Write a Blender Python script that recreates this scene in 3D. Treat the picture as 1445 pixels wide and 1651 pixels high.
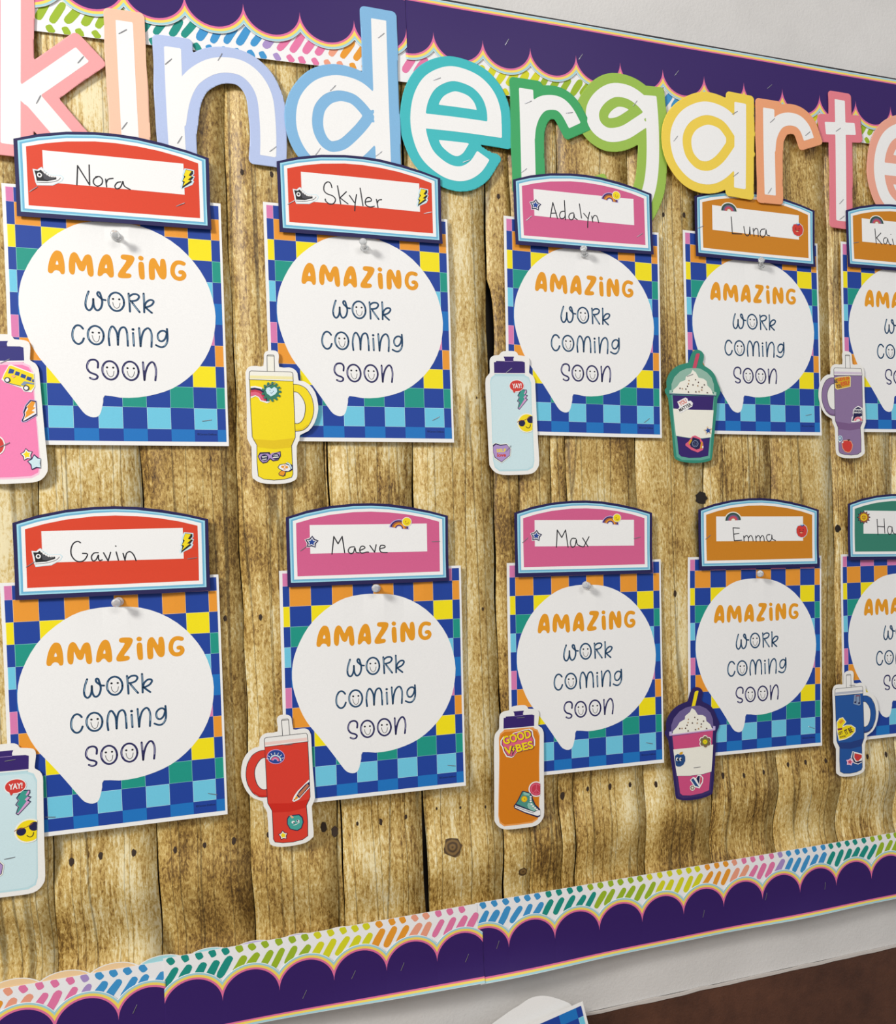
import bpy, bmesh, math, random, json
import numpy as np
from mathutils import Vector, Matrix
from mathutils.geometry import tessellate_polygon

for o in list(bpy.data.objects): bpy.data.objects.remove(o)
SC = bpy.context.scene
COL = SC.collection
random.seed(4)
ZC = 1.45            # height of the camera above the floor; the poster plane is y = 0, the room is at y < 0
R = math.radians

# ------------------------------------------------------------------ camera
F, YAW, PITCH, ROLL, DIST, PX, PY = 1300.0, -0.31151, -0.01911, 0.02924, 1.01623, 930.52, 889.23
cam = bpy.data.cameras.new('camera'); camo = bpy.data.objects.new('camera', cam); COL.objects.link(camo)
Rz = Matrix.Rotation(YAW, 3, 'Z'); Rx = Matrix.Rotation(PITCH, 3, 'X'); Ry = Matrix.Rotation(ROLL, 3, 'Y')
Rm = Rz @ Rx @ Ry
cx_, fw_, up_ = Rm.col[0], Rm.col[1], Rm.col[2]
M3 = Matrix((cx_, up_, -fw_)).transposed()
camo.matrix_world = Matrix.Translation((0, -DIST, ZC)) @ M3.to_4x4()
cam.sensor_fit = 'HORIZONTAL'; cam.sensor_width = 36; cam.lens = F / 1445 * 36
cam.shift_x = (722.5 - PX) / 1445; cam.shift_y = (PY - 825.5) / 1445
cam.clip_start = 0.01
SC.camera = camo

# ------------------------------------------------------------------ light and exposure
w = bpy.data.worlds.new('room_light'); SC.world = w; w.use_nodes = True
w.node_tree.nodes['Background'].inputs[0].default_value = (0.93, 0.95, 1.0, 1)
w.node_tree.nodes['Background'].inputs[1].default_value = 0.46
def area(name, loc, aim, sx, sy, power, col):
    l = bpy.data.lights.new(name, 'AREA'); l.shape = 'RECTANGLE'; l.size = sx; l.size_y = sy; l.energy = power; l.color = col
    o = bpy.data.objects.new(name, l); COL.objects.link(o); o.location = loc
    o.rotation_euler = (Vector(aim) - Vector(loc)).to_track_quat('-Z', 'Y').to_euler(); return o
area('ceiling_light_left', (-1.95, -1.6, ZC + 1.42), (0.1, 0, ZC - .1), 0.5, 0.5, 63, (1.0, 0.985, 0.96))
area('fill_light_room', (0.6, -2.6, ZC + 1.5), (0.5, 0, ZC - .3), 1.2, 0.6, 17, (1.0, 0.98, 0.96))  # added fill from the room side to brighten the board, not a known fixture
SC.view_settings.view_transform = 'Standard'; SC.view_settings.look = 'None'
SC.view_settings.exposure = 0.0; SC.view_settings.gamma = 1.0; SC.view_settings.use_curve_mapping = False

# ------------------------------------------------------------------ measurements of the board's paper goods, tenths of a millimetre
DATA = r'''{"cam":[1300.0,-0.3114773203531496,-0.019084106258918227,0.029165279828317202,1.0162413572269113,930.5207990533008,889.2299993497965],"posters":[[-0.20104,0.25605,-0.00199],[0.06081,0.26214,-0.0019],[0.34736,0.27171,-0.01343],
[0.60066,0.27672,-0.00246],[0.85657,0.28282,0.00422],[-0.21769,-0.17196,0.00113],[0.06271,-0.17144,-0.00985],[0.3373,-0.17318,-0.01365],[0.592,-0.17602,-0.02406],[0.84263,-0.17919,-0.01031]],"bubble":[[56,1081],[-143,1079],
[-334,1045],[-493,966],[-651,842],[-771,709],[-868,540],[-935,369],[-964,196],[-959,20],[-917,-161],[-855,-335],[-777,-476],[-689,-593],[-587,-739],[-484,-895],[-395,-1032],[-349,-1074],[-295,-1092],[-247,-1078],[-218,-1028],
[-193,-922],[-174,-846],[-23,-867],[156,-859],[337,-818],[506,-749],[661,-637],[802,-484],[902,-307],[960,-125],[985,98],[958,306],[889,517],[776,702],[631,860],[452,982],[258,1057]],"amaz":[[[[-679,494],[-674,548],[-657,
621],[-632,680],[-604,715],[-577,722],[-545,705],[-526,648],[-517,561],[-518,493],[-530,468],[-554,469],[-569,497],[-601,506],[-622,495],[-639,472],[-666,471]],[[-588,613],[-604,570],[-576,570]]],[[[-475,499],[-479,571],[-470,
644],[-453,694],[-422,717],[-392,698],[-370,649],[-352,621],[-335,659],[-312,694],[-276,702],[-254,672],[-245,603],[-239,515],[-246,472],[-271,459],[-295,482],[-303,533],[-308,585],[-326,528],[-354,512],[-383,532],[-400,577],
[-413,609],[-418,529],[-428,480],[-452,470]],null],[[[-202,500],[-191,574],[-169,647],[-139,701],[-106,720],[-73,703],[-53,645],[-45,576],[-42,500],[-54,470],[-82,466],[-101,489],[-119,510],[-141,505],[-158,484],[-181,471],
[-197,477]],[[-114,612],[-130,570],[-106,568]]],[[[32,708],[49,729],[105,731],[155,722],[169,692],[152,643],[117,589],[76,529],[114,524],[133,504],[121,478],[84,468],[18,467],[-2,487],[2,520],[27,564],[62,618],[86,667],[53,
675],[35,687]],null],[[[260,703],[259,713],[253,722],[244,728],[234,731],[224,730],[215,724],[209,716],[206,706],[208,696],[214,687],[222,681],[232,678],[243,679],[252,684],[258,693]],null],[[[206,633],[215,658],[238,666],
[259,648],[264,591],[265,490],[251,468],[225,470],[211,496],[205,570]],null],[[[310,499],[308,588],[314,663],[335,706],[364,717],[386,697],[407,651],[423,628],[429,694],[449,715],[475,706],[487,651],[490,575],[484,512],[464,
485],[435,487],[413,510],[392,556],[371,602],[370,507],[358,473],[332,468],[316,477]],null]],"amazG":[[[667,677],[632,687],[597,682],[567,652],[552,602],[555,551],[580,513],[617,502],[653,514],[670,547],[657,576],[632,577]],
[[-755,908],[-732,907]]],"words":[["ink_teal",18.7,[[-296,295],[-316,235],[-330,164],[-324,113],[-299,88],[-273,109],[-257,157],[-253,216]],1],["ink_teal",18.7,[[-253,216],[-251,148],[-233,101],[-209,94],[-183,119],[-168,
168],[-169,213],[-184,233],[-204,253],[-212,276],[-204,294],[-188,288],[-178,255],[-166,218],[-133,210]],1],["ink_teal",18.7,[[48,192],[48,210],[45,227],[40,244],[33,259],[24,273],[13,284],[1,293],[-11,298],[-25,301],[-38,
300],[-51,297],[-63,290],[-75,281],[-85,269],[-93,255],[-99,240],[-103,223],[-105,205],[-104,187],[-102,170],[-97,153],[-89,138],[-81,125],[-70,113],[-58,105],[-45,99],[-32,96],[-19,97],[-6,100],[7,107],[18,116],[28,128],
[36,142],[43,157],[47,174],[48,192]],0],["face_ink",19.6,[[-60,229],[-58,229]],0],["face_ink",19.6,[[2,228],[3,228]],0],["face_ink",5.1,[[-63,191],[-56,153],[-29,126],[-2,144],[9,186]],1],["ink_teal",18.7,[[97,299],[103,199],
[105,98]],1],["ink_teal",18.7,[[100,264],[138,293],[183,294],[201,269],[181,234],[143,219],[112,217]],1],["ink_teal",18.7,[[130,201],[165,148],[201,98]],1],["ink_teal",18.7,[[248,309],[250,214],[248,99]],1],["ink_teal",18.7,
[[252,154],[266,204],[301,238],[334,240],[346,220],[324,185],[290,165],[260,156]],1],["ink_teal",18.7,[[264,153],[296,122],[325,97]],1],["ink_teal",18.7,[[-363,-119],[-383,-93],[-411,-83],[-439,-98],[-460,-141],[-468,-195],
[-460,-245],[-434,-281],[-403,-287],[-374,-263],[-358,-224]],1],["ink_teal",18.7,[[-164,-191],[-164,-174],[-167,-156],[-172,-139],[-180,-124],[-189,-111],[-199,-99],[-211,-91],[-224,-85],[-238,-82],[-251,-82],[-264,-86],[-277,
-92],[-288,-101],[-298,-113],[-306,-126],[-312,-142],[-317,-159],[-318,-176],[-318,-194],[-315,-211],[-310,-228],[-303,-243],[-294,-257],[-283,-268],[-271,-277],[-258,-283],[-245,-285],[-232,-285],[-218,-282],[-206,-276],
[-194,-267],[-184,-255],[-176,-241],[-170,-226],[-166,-209],[-164,-191]],0],["face_ink",19.6,[[-271,-155],[-269,-156]],0],["face_ink",19.6,[[-210,-155],[-208,-155]],0],["face_ink",5.1,[[-276,-187],[-265,-233],[-241,-259],
[-214,-239],[-204,-189]],1],["ink_teal",18.7,[[-109,-290],[-115,-212],[-105,-131],[-87,-86],[-69,-79],[-48,-109],[-30,-165],[-26,-281]],1],["ink_teal",18.7,[[-26,-281],[-18,-176],[1,-104],[34,-80],[58,-100],[70,-166],[72,
-286]],1],["ink_teal",25.5,[[128,-100],[130,-100]],1],["ink_teal",18.7,[[128,-139],[132,-283]],1],["ink_teal",18.7,[[190,-81],[195,-178],[199,-285]],1],["ink_teal",18.7,[[199,-285],[210,-198],[234,-117],[273,-79],[301,-96],
[315,-162],[308,-287]],1],["ink_teal",18.7,[[467,-121],[447,-100],[413,-102],[383,-132],[377,-178],[392,-212],[421,-217],[452,-185],[469,-130]],1],["ink_teal",18.7,[[473,-75],[476,-169],[467,-233],[436,-277],[398,-284],[355,
-264]],1],["ink_navy",18.7,[[-233,-542],[-229,-492],[-246,-463],[-278,-455],[-314,-469],[-336,-517],[-333,-563],[-307,-598],[-260,-617],[-238,-638],[-249,-664],[-282,-671],[-313,-656]],1],["ink_navy",18.7,[[-33,-576],[-34,
-558],[-37,-540],[-42,-523],[-49,-508],[-58,-494],[-69,-483],[-81,-474],[-94,-468],[-108,-465],[-121,-465],[-135,-468],[-147,-474],[-159,-483],[-169,-495],[-177,-508],[-183,-524],[-188,-540],[-189,-558],[-189,-576],[-186,
-593],[-181,-610],[-174,-626],[-164,-639],[-154,-651],[-142,-660],[-129,-666],[-115,-669],[-102,-669],[-88,-666],[-76,-660],[-64,-651],[-54,-639],[-46,-626],[-39,-610],[-35,-593],[-33,-576]],0],["face_ink",19.6,[[-143,-536],
[-141,-536]],0],["face_ink",19.6,[[-82,-536],[-81,-536]],0],["face_ink",5.1,[[-147,-570],[-137,-612],[-112,-638],[-85,-623],[-75,-574]],1],["ink_navy",18.7,[[170,-573],[169,-555],[166,-538],[161,-521],[153,-505],[144,-491],
[133,-480],[121,-471],[108,-465],[94,-462],[80,-462],[67,-465],[54,-471],[42,-480],[32,-492],[24,-506],[17,-521],[13,-538],[11,-556],[12,-574],[15,-591],[20,-608],[27,-624],[37,-638],[47,-649],[60,-658],[73,-664],[86,-668],
[100,-668],[114,-664],[127,-658],[138,-649],[148,-638],[157,-624],[163,-608],[168,-591],[170,-573]],0],["face_ink",19.6,[[59,-535],[61,-536]],0],["face_ink",19.6,[[122,-536],[123,-536]],0],["face_ink",5.1,[[56,-568],[66,-613],
[92,-636],[117,-618],[129,-571]],1],["ink_navy",18.7,[[217,-463],[222,-570],[226,-663]],1],["ink_navy",18.7,[[226,-663],[238,-581],[265,-501],[304,-458],[333,-480],[347,-556],[336,-662]],1],["ink_light",4.3,[[-300,284],[-316,
226],[-327,159]],1],["ink_light",4.3,[[-99,244],[-104,203],[-96,157]],1],["ink_light",4.3,[[98,287],[103,199]],1],["ink_light",4.3,[[138,187],[167,143],[189,113]],1],["ink_light",4.3,[[249,298],[251,205]],1],["ink_light",
4.3,[[-452,-128],[-465,-195],[-458,-243]],1],["ink_light",4.3,[[-312,-138],[-317,-178],[-311,-229]],1],["ink_light",4.3,[[-109,-203],[-103,-135],[-88,-96]],1],["ink_light",4.3,[[74,-148],[76,-222]],1],["ink_light",4.3,[[129,
-153],[131,-264]],1],["ink_light",4.3,[[192,-95],[197,-178]],1],["ink_light",4.3,[[304,-115],[315,-181],[313,-227]],1],["ink_light",4.3,[[387,-141],[379,-178],[388,-205]],1],["ink_light",4.3,[[472,-224],[440,-272]],1],["ink_lilac",
4.3,[[-318,-478],[-333,-519],[-331,-559]],1],["ink_lilac",4.3,[[-183,-525],[-187,-561],[-181,-598]],1],["ink_lilac",4.3,[[20,-520],[15,-556],[20,-598]],1],["ink_lilac",4.3,[[219,-477],[222,-552]],1],["ink_lilac",4.3,[[339,
-499],[347,-556],[342,-611]],1],["ink_lilac",4.3,[[-305,-659],[-281,-667],[-257,-658]],1]],"tags":{"Nora":{"pose":[-0.2026,0.41023,0.9949,0.00691,-0.00691,0.9949],"kind":"red","name":[[[-344,-97],[-330,112]],[[-330,112],[-221,
-87]],[[-221,-87],[-218,132]],[[-141,12],[-177,-18],[-181,-65],[-145,-92],[-103,-64],[-94,-17],[-120,15],[-159,7]],[[-62,-6],[-55,-90]],[[-58,-52],[-38,-6],[11,10]],[[87,-21],[52,-32],[26,-74],[42,-101],[78,-84],[100,-35],
[108,-11],[120,-64],[176,-95]]]},"Skyler":{"pose":[0.06244,0.41611,0.99191,0.0041,-0.0041,0.99191],"kind":"red","name":[[[-312,92],[-327,144],[-361,154],[-396,119],[-405,54],[-372,14],[-304,-7],[-275,-47],[-300,-96],[-349,
-105],[-389,-73],[-392,-52]],[[-247,120],[-217,-92]],[[-147,59],[-222,-21]],[[-222,-21],[-133,-84]],[[-112,19],[-56,-62]],[[-29,38],[-47,-61],[-56,-158]],[[16,119],[42,-88]],[[69,-42],[143,-20],[130,14],[95,11],[72,-27],[78,
-78],[126,-97],[177,-82]],[[204,3],[219,-93]],[[213,-43],[229,-5],[265,6]]]},"Adalyn":{"pose":[0.34744,0.42518,0.99673,0.00757,-0.00757,0.99673],"kind":"pink","name":[[[-447,-103],[-406,95]],[[-406,95],[-349,-105]],[[-428,
-46],[-362,-37]],[[-247,138],[-240,-112]],[[-244,-1],[-295,-13],[-319,-64],[-298,-103],[-254,-85],[-241,-42]],[[-126,-11],[-171,-25],[-194,-73],[-166,-105],[-128,-81],[-119,-17],[-113,-72],[-77,-93]],[[-41,114],[-17,-70]],
[[15,-4],[73,-66]],[[98,18],[73,-83],[65,-185]],[[127,-29],[139,-105]],[[136,-63],[165,-18],[202,-29],[222,-105]]]},"Luna":{"pose":[0.60347,0.42864,0.99384,-0.01052,0.01052,0.99384],"kind":"amber","name":[[[-362,119],[-350,
-114]],[[-350,-114],[-201,-105]],[[-164,2],[-149,-96],[-112,-124],[-81,-90],[-71,3]],[[-71,3],[-66,-109]],[[-18,-12],[-6,-117]],[[-12,-58],[20,-9],[57,-25],[62,-118]],[[172,-2],[110,-21],[93,-89],[130,-123],[177,-81],[190,
-7],[200,-79],[246,-92]]]},"Kai":{"pose":[0.85063,0.43375,0.99996,0.00231,-0.00231,0.99996],"kind":"amber","name":[[[-435,111],[-415,-108]],[[-330,57],[-409,-20]],[[-409,-20],[-314,-109]],[[-231,-5],[-267,-11],[-286,-50],
[-270,-96],[-237,-90],[-216,-44],[-212,-10],[-200,-56],[-168,-104],[-152,-93]],[[-125,-13],[-103,-95]],[[-151,54],[-148,52]]]},"Gavin":{"pose":[-0.21832,-0.00248,1.00007,0.0002,-0.0002,1.00007],"kind":"red","name":[[[-293,
111],[-320,128],[-362,106],[-387,44],[-384,-26],[-348,-82],[-301,-96],[-259,-77],[-229,-16],[-277,-6]],[[-125,-4],[-167,-7],[-193,-48],[-181,-91],[-149,-81],[-123,-27],[-125,-67],[-114,-91],[-89,-84]],[[-73,-6],[-31,-98]],
[[-31,-98],[-3,-3]],[[52,-2],[71,-94]],[[49,65],[51,63]],[[119,-20],[137,-100]],[[138,-84],[154,-21],[190,-3],[224,-39],[246,-104]]]},"Maeve":{"pose":[0.05783,-0.00288,0.99194,-0.00972,0.00972,0.99194],"kind":"pink","name":[[[-412,
-100],[-384,109]],[[-384,109],[-338,21]],[[-338,21],[-287,107]],[[-287,107],[-265,-90]],[[-151,-21],[-200,-27],[-223,-70],[-196,-103],[-160,-86],[-144,-29],[-132,-87],[-97,-96]],[[-82,-67],[-25,-40],[-45,-17],[-74,-24],[-89,
-67],[-69,-101],[-12,-91],[16,-92]],[[33,-12],[87,-95]],[[87,-95],[108,-4]],[[153,-56],[211,-40],[205,-18],[162,-16],[149,-60],[166,-97],[238,-104]]]},"Max":{"pose":[0.33482,-0.0036,0.99454,-0.01872,0.01872,0.99454],"kind":"pink",
"name":[[[-370,-100],[-352,124]],[[-352,124],[-293,24]],[[-293,24],[-238,121]],[[-238,121],[-211,-105]],[[-101,4],[-153,6],[-177,-50],[-157,-107],[-112,-87],[-91,-3],[-81,-74],[-8,-108]],[[-4,9],[67,-107]],[[86,23],[7,-108]]]},
"Emma":{"pose":[0.59769,-0.00464,1.00673,-0.01963,0.01963,1.00673],"kind":"amber","name":[[[-403,99],[-389,-83]],[[-403,99],[-302,91]],[[-394,10],[-311,17]],[[-389,-83],[-269,-80]],[[-237,-21],[-232,-95]],[[-234,-55],[-200,
-15],[-167,-36],[-164,-97]],[[-163,-57],[-132,-17],[-102,-38],[-89,-96]],[[-46,-26],[-40,-103]],[[-42,-60],[-10,-21],[22,-42],[25,-102]],[[26,-62],[58,-23],[84,-43],[91,-104]],[[189,-13],[142,-18],[129,-65],[163,-109],[210,
-81],[219,-13],[225,-74],[276,-100]]]},"Ha":{"pose":[0.84143,-0.00133,1.00103,-0.03007,0.03007,1.00103],"kind":"green","name":[[[-419,133],[-409,-95]],[[-293,140],[-285,-76]],[[-410,27],[-287,17]],[[-164,13],[-210,22],[-234,
-24],[-221,-85],[-180,-94],[-156,-41],[-150,16],[-143,-56],[-111,-92],[-73,-93]]]}},"tagshape":{"tag_card":[[-931,344],[-694,422],[-423,477],[-149,504],[60,508],[271,497],[528,460],[774,407],[1001,344],[997,80],[993,-197],
[998,-478],[524,-484],[25,-483],[-458,-485],[-929,-489],[-930,-198],[-931,77]],"sky":[[-893,328],[-695,388],[-424,445],[-150,472],[59,475],[270,463],[527,425],[773,377],[966,326],[962,82],[958,-163],[958,-435],[26,-436],[-890,
-437],[-893,-46]],"mid":[[-875,314],[-696,370],[-425,428],[-150,455],[58,459],[270,447],[526,409],[772,362],[948,313],[939,-420],[27,-420],[-873,-422]],"white":[[-852,300],[-696,350],[-426,407],[-151,436],[58,443],[269,431],
[526,395],[772,346],[927,300],[922,-399],[28,-401],[-853,-400]],"panel":[[-816,273],[-630,327],[-427,369],[-152,400],[56,404],[268,393],[481,368],[698,325],[887,271],[886,-30],[882,-357],[29,-361],[-815,-362],[-817,-49]],
"slot":[[-663,249],[9,249],[733,250],[731,-101],[-31,-97],[-663,-95]]},"tagart":{"red":[["sneaker_sticker","poly","skypale",[[-763,38],[-718,32],[-700,51],[-677,66],[-650,30],[-600,-8],[-535,-7],[-495,-5],[-468,-31],[-489,
-73],[-580,-126],[-730,-138],[-744,-98],[-753,-36]]],["sneaker_sticker","poly","paperwhite",[[-758,32],[-718,26],[-699,44],[-679,57],[-653,22],[-601,-14],[-535,-14],[-498,-14],[-477,-34],[-494,-67],[-579,-117],[-725,-129],
[-738,-98],[-747,-36]]],["sneaker_sticker","poly","black",[[-748,22],[-708,19],[-686,36],[-655,1],[-603,-35],[-541,-34],[-542,-56],[-629,-84],[-729,-89],[-736,-29]]],["sneaker_sticker","poly","darkgrey",[[-671,4],[-649,-9],
[-603,-41],[-552,-40],[-577,-58],[-629,-71],[-660,-62]]],["sneaker_sticker","poly","paperwhite",[[-676,-25],[-678,-13],[-685,-4],[-694,1],[-705,2],[-715,-3],[-721,-12],[-724,-23],[-722,-35],[-716,-44],[-707,-49],[-696,-50],
[-686,-45],[-679,-36]]],["sneaker_sticker","poly","black",[[-688,-23],[-690,-15],[-696,-9],[-703,-9],[-710,-14],[-712,-22],[-710,-30],[-704,-36],[-697,-36],[-691,-31]]],["sneaker_sticker","stroke","black",3.6,[[-730,-105],
[-630,-99],[-537,-72],[-501,-36]],1],["sneaker_sticker","stroke","paperwhite",7.2,[[-671,20],[-654,28]],1],["sneaker_sticker","stroke","paperwhite",7.2,[[-650,-3],[-636,11]],1],["sneaker_sticker","stroke","paperwhite",7.2,
[[-627,-19],[-618,-4]],1],["sneaker_sticker","stroke","paperwhite",7.2,[[-603,-32],[-597,-17]],1],["sneaker_sticker","stroke","paperwhite",7.2,[[-579,-36],[-576,-21]],1],["sneaker_sticker","stroke","paperwhite",7.2,[[-560,
-37],[-557,-21]],1],["bolt_sticker","poly","skypale",[[743,199],[842,189],[841,142],[823,128],[845,117],[827,69],[837,57],[816,18],[698,-43],[690,-16],[713,40],[698,50],[719,105],[717,132]]],["bolt_sticker","poly","black",
[[756,188],[831,176],[831,147],[807,118],[836,109],[803,65],[819,53],[706,-34],[723,37],[713,47],[732,96],[730,117]]],["bolt_sticker","poly","yellow",[[757,183],[814,173],[783,122],[814,113],[771,71],[800,65],[717,-5],[741,
46],[719,56],[750,105],[733,119]]]],"pink":[["rainbow_sun_sticker","poly","lilac",[[512,177],[513,197],[510,216],[504,235],[494,252],[481,268],[466,281],[448,292],[429,299],[408,304],[387,305],[366,303],[346,297],[328,288],
[311,277],[296,263],[284,247],[275,229],[269,210],[360,195],[361,199],[363,204],[366,208],[370,211],[374,214],[379,216],[384,218],[389,218],[394,218],[399,217],[404,215],[409,212],[413,209],[416,205],[418,201],[420,196],[421,
191],[420,186]]],["rainbow_sun_sticker","poly","purpleink",[[500,185],[500,202],[497,219],[491,235],[482,251],[471,264],[457,276],[441,285],[424,291],[406,295],[388,296],[370,294],[352,290],[335,282],[320,272],[307,260],[296,
246],[288,231],[282,214],[300,211],[305,225],[312,237],[321,249],[332,259],[344,267],[358,274],[373,277],[388,279],[404,278],[419,275],[433,269],[446,262],[457,252],[467,241],[474,228],[479,215],[482,200],[482,186]]],["rainbow_sun_sticker",
"poly","rust",[[482,186],[482,200],[479,215],[474,228],[467,241],[457,252],[446,262],[433,269],[419,275],[404,278],[388,279],[373,277],[358,274],[344,267],[332,259],[321,249],[312,237],[305,225],[300,211],[321,207],[324,217],
[330,227],[337,236],[345,244],[355,250],[366,255],[377,258],[389,259],[400,258],[412,256],[423,251],[433,246],[441,238],[449,230],[454,220],[458,209],[460,199],[460,188]]],["rainbow_sun_sticker","poly","orange",[[460,188],
[460,199],[458,209],[454,220],[449,230],[441,238],[433,246],[423,251],[412,256],[400,258],[389,259],[377,258],[366,255],[355,250],[345,244],[337,236],[330,227],[324,217],[321,207],[342,202],[344,210],[348,216],[353,223],[359,
228],[366,232],[373,236],[381,238],[389,239],[397,238],[405,236],[413,233],[420,229],[426,224],[431,218],[435,212],[438,204],[439,197],[439,189]]],["rainbow_sun_sticker","poly","purpleink",[[439,189],[439,197],[438,204],[435,
212],[431,218],[426,224],[420,229],[413,233],[405,236],[397,238],[389,239],[381,238],[373,236],[366,232],[359,228],[353,223],[348,216],[344,210],[342,202],[354,200],[356,205],[358,210],[362,215],[367,219],[372,222],[377,225],
[383,226],[389,227],[395,227],[401,225],[407,223],[412,220],[417,216],[421,212],[424,207],[426,201],[427,196],[427,190]]],["rainbow_sun_sticker","poly","cream",[[547,274],[545,287],[541,300],[534,311],[524,320],[513,327],
[500,331],[487,332],[474,331],[461,327],[449,320],[440,311],[432,300],[428,287],[426,275],[428,262],[432,250],[439,239],[448,229],[460,222],[472,218],[486,217],[499,218],[512,222],[523,229],[533,238],[540,249],[545,261]]],
["rainbow_sun_sticker","poly","yellow",[[539,274],[538,286],[534,296],[528,306],[520,314],[510,320],[499,324],[487,325],[475,324],[464,320],[454,314],[446,306],[439,297],[435,286],[434,275],[435,263],[439,253],[445,243],[453,
235],[463,229],[474,225],[486,224],[497,225],[509,229],[519,235],[527,243],[533,252],[537,263]]],["rainbow_sun_sticker","poly","gold",[[479,275],[476,280],[471,282],[465,280],[463,275],[465,269],[471,267],[476,269]]],["rainbow_sun_sticker",
"poly","rust",[[508,269],[507,272],[503,273],[500,272],[499,269],[500,266],[503,264],[506,266]]],["rainbow_sun_sticker","poly","rust",[[479,282],[477,285],[474,286],[471,285],[469,282],[471,279],[474,277],[477,279]]],["rainbow_sun_sticker",
"stroke","rust",4.5,[[471,262],[486,250],[505,256]],1],["star_sticker","poly","paperwhite",[[-634,129],[-602,87],[-555,62],[-587,19],[-598,-32],[-649,-16],[-703,-22],[-702,30],[-725,77],[-674,94]]],["star_sticker","poly",
"navyink",[[-635,121],[-608,81],[-563,60],[-595,23],[-602,-25],[-648,-7],[-697,-16],[-694,32],[-717,74],[-669,86]]],["star_sticker","poly","paperwhite",[[-637,103],[-620,68],[-582,56],[-611,29],[-611,-9],[-646,9],[-684,-2],
[-677,36],[-700,67],[-660,72]]],["star_sticker","poly","royal",[[-638,89],[-628,60],[-596,53],[-622,34],[-619,3],[-645,21],[-675,8],[-666,38],[-687,61],[-655,62]]]],"amber":[["rainbow_sticker","poly","cream",[[-263,200],[-266,
219],[-272,237],[-281,254],[-293,270],[-308,284],[-325,295],[-343,305],[-364,311],[-385,314],[-406,315],[-427,312],[-448,307],[-467,299],[-484,288],[-500,275],[-513,260],[-523,243],[-531,225],[-535,207],[-535,188],[-400,194],
[-400,194],[-400,194],[-400,194],[-400,194],[-400,194],[-400,194],[-400,194],[-400,194],[-400,194],[-400,194],[-400,194],[-400,194],[-400,194],[-400,194],[-400,194],[-400,194],[-400,194],[-400,194],[-400,194],[-400,194]]],
["rainbow_sticker","poly","darkgreen",[[-278,199],[-281,216],[-286,232],[-294,248],[-305,262],[-318,274],[-333,284],[-350,292],[-367,298],[-386,301],[-405,302],[-424,299],[-442,295],[-460,287],[-475,278],[-489,266],[-501,
253],[-510,238],[-516,222],[-520,205],[-521,188],[-491,190],[-491,202],[-488,215],[-483,227],[-476,238],[-467,248],[-457,257],[-445,264],[-432,270],[-418,274],[-404,275],[-390,275],[-375,273],[-362,268],[-349,262],[-338,254],
[-328,245],[-320,234],[-314,223],[-310,210],[-308,198]]],["rainbow_sticker","poly","greypurple",[[-308,198],[-310,210],[-314,223],[-320,234],[-328,245],[-338,254],[-349,262],[-362,268],[-375,273],[-390,275],[-404,275],[-418,
274],[-432,270],[-445,264],[-457,257],[-467,248],[-476,238],[-483,227],[-488,215],[-491,202],[-491,190],[-468,191],[-467,200],[-465,209],[-462,218],[-457,227],[-450,234],[-442,241],[-433,246],[-424,250],[-413,253],[-403,254],
[-392,254],[-382,252],[-372,249],[-362,244],[-354,239],[-347,232],[-341,224],[-336,215],[-333,206],[-332,197]]],["rainbow_sticker","poly","rosered",[[-332,197],[-333,206],[-336,215],[-341,224],[-347,232],[-354,239],[-362,
244],[-372,249],[-382,252],[-392,254],[-403,254],[-413,253],[-424,250],[-433,246],[-442,241],[-450,234],[-457,227],[-462,218],[-465,209],[-467,200],[-468,191],[-444,192],[-444,198],[-443,204],[-440,210],[-437,215],[-433,220],
[-427,224],[-422,228],[-415,231],[-409,232],[-402,233],[-395,233],[-388,232],[-381,230],[-375,227],[-370,223],[-365,218],[-361,213],[-358,208],[-356,202],[-355,196]]],["rainbow_sticker","poly","terracotta",[[-355,196],[-356,
202],[-358,208],[-361,213],[-365,218],[-370,223],[-375,227],[-381,230],[-388,232],[-395,233],[-402,233],[-409,232],[-415,231],[-422,228],[-427,224],[-433,220],[-437,215],[-440,210],[-443,204],[-444,198],[-444,192],[-429,192],
[-429,196],[-428,201],[-427,204],[-425,208],[-422,211],[-418,214],[-414,216],[-410,218],[-406,219],[-401,220],[-397,220],[-392,219],[-388,218],[-384,216],[-380,213],[-377,210],[-374,207],[-372,203],[-371,199],[-370,195]]],
["apple_sticker","poly","skypale",[[707,124],[750,135],[793,102],[810,42],[792,-18],[749,-55],[697,-59],[645,-40],[615,13],[612,73],[638,117],[678,128]]],["apple_sticker","poly","skypale",[[756,120],[751,132],[737,141],[719,
145],[700,142],[686,133],[681,120],[686,108],[699,99],[718,96],[737,99],[751,108]]],["apple_sticker","poly","red",[[707,116],[747,126],[786,96],[801,41],[785,-13],[745,-47],[698,-51],[651,-33],[623,15],[621,69],[645,110],
[681,119]]],["apple_sticker","poly","royal",[[692,130],[715,116],[744,137],[747,116],[718,99],[696,110]]],["apple_sticker","poly","brownink",[[683,58],[682,65],[677,68],[673,65],[671,58],[673,51],[677,48],[681,51]]],["apple_sticker",
"poly","brownink",[[740,58],[738,64],[734,67],[729,64],[727,58],[729,51],[733,48],[738,51]]],["apple_sticker","stroke","brownink",7.3,[[675,39],[699,25],[733,35]],1],["apple_sticker","poly","peach",[[721,14],[716,19],[706,
22],[692,22],[681,19],[677,15],[681,10],[692,7],[705,7],[716,9]]]],"green":[["sun_sticker","poly","navyink",[[-659,253],[-637,218],[-597,239],[-599,200],[-551,202],[-576,168],[-535,150],[-576,131],[-551,97],[-598,98],[-596,
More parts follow.
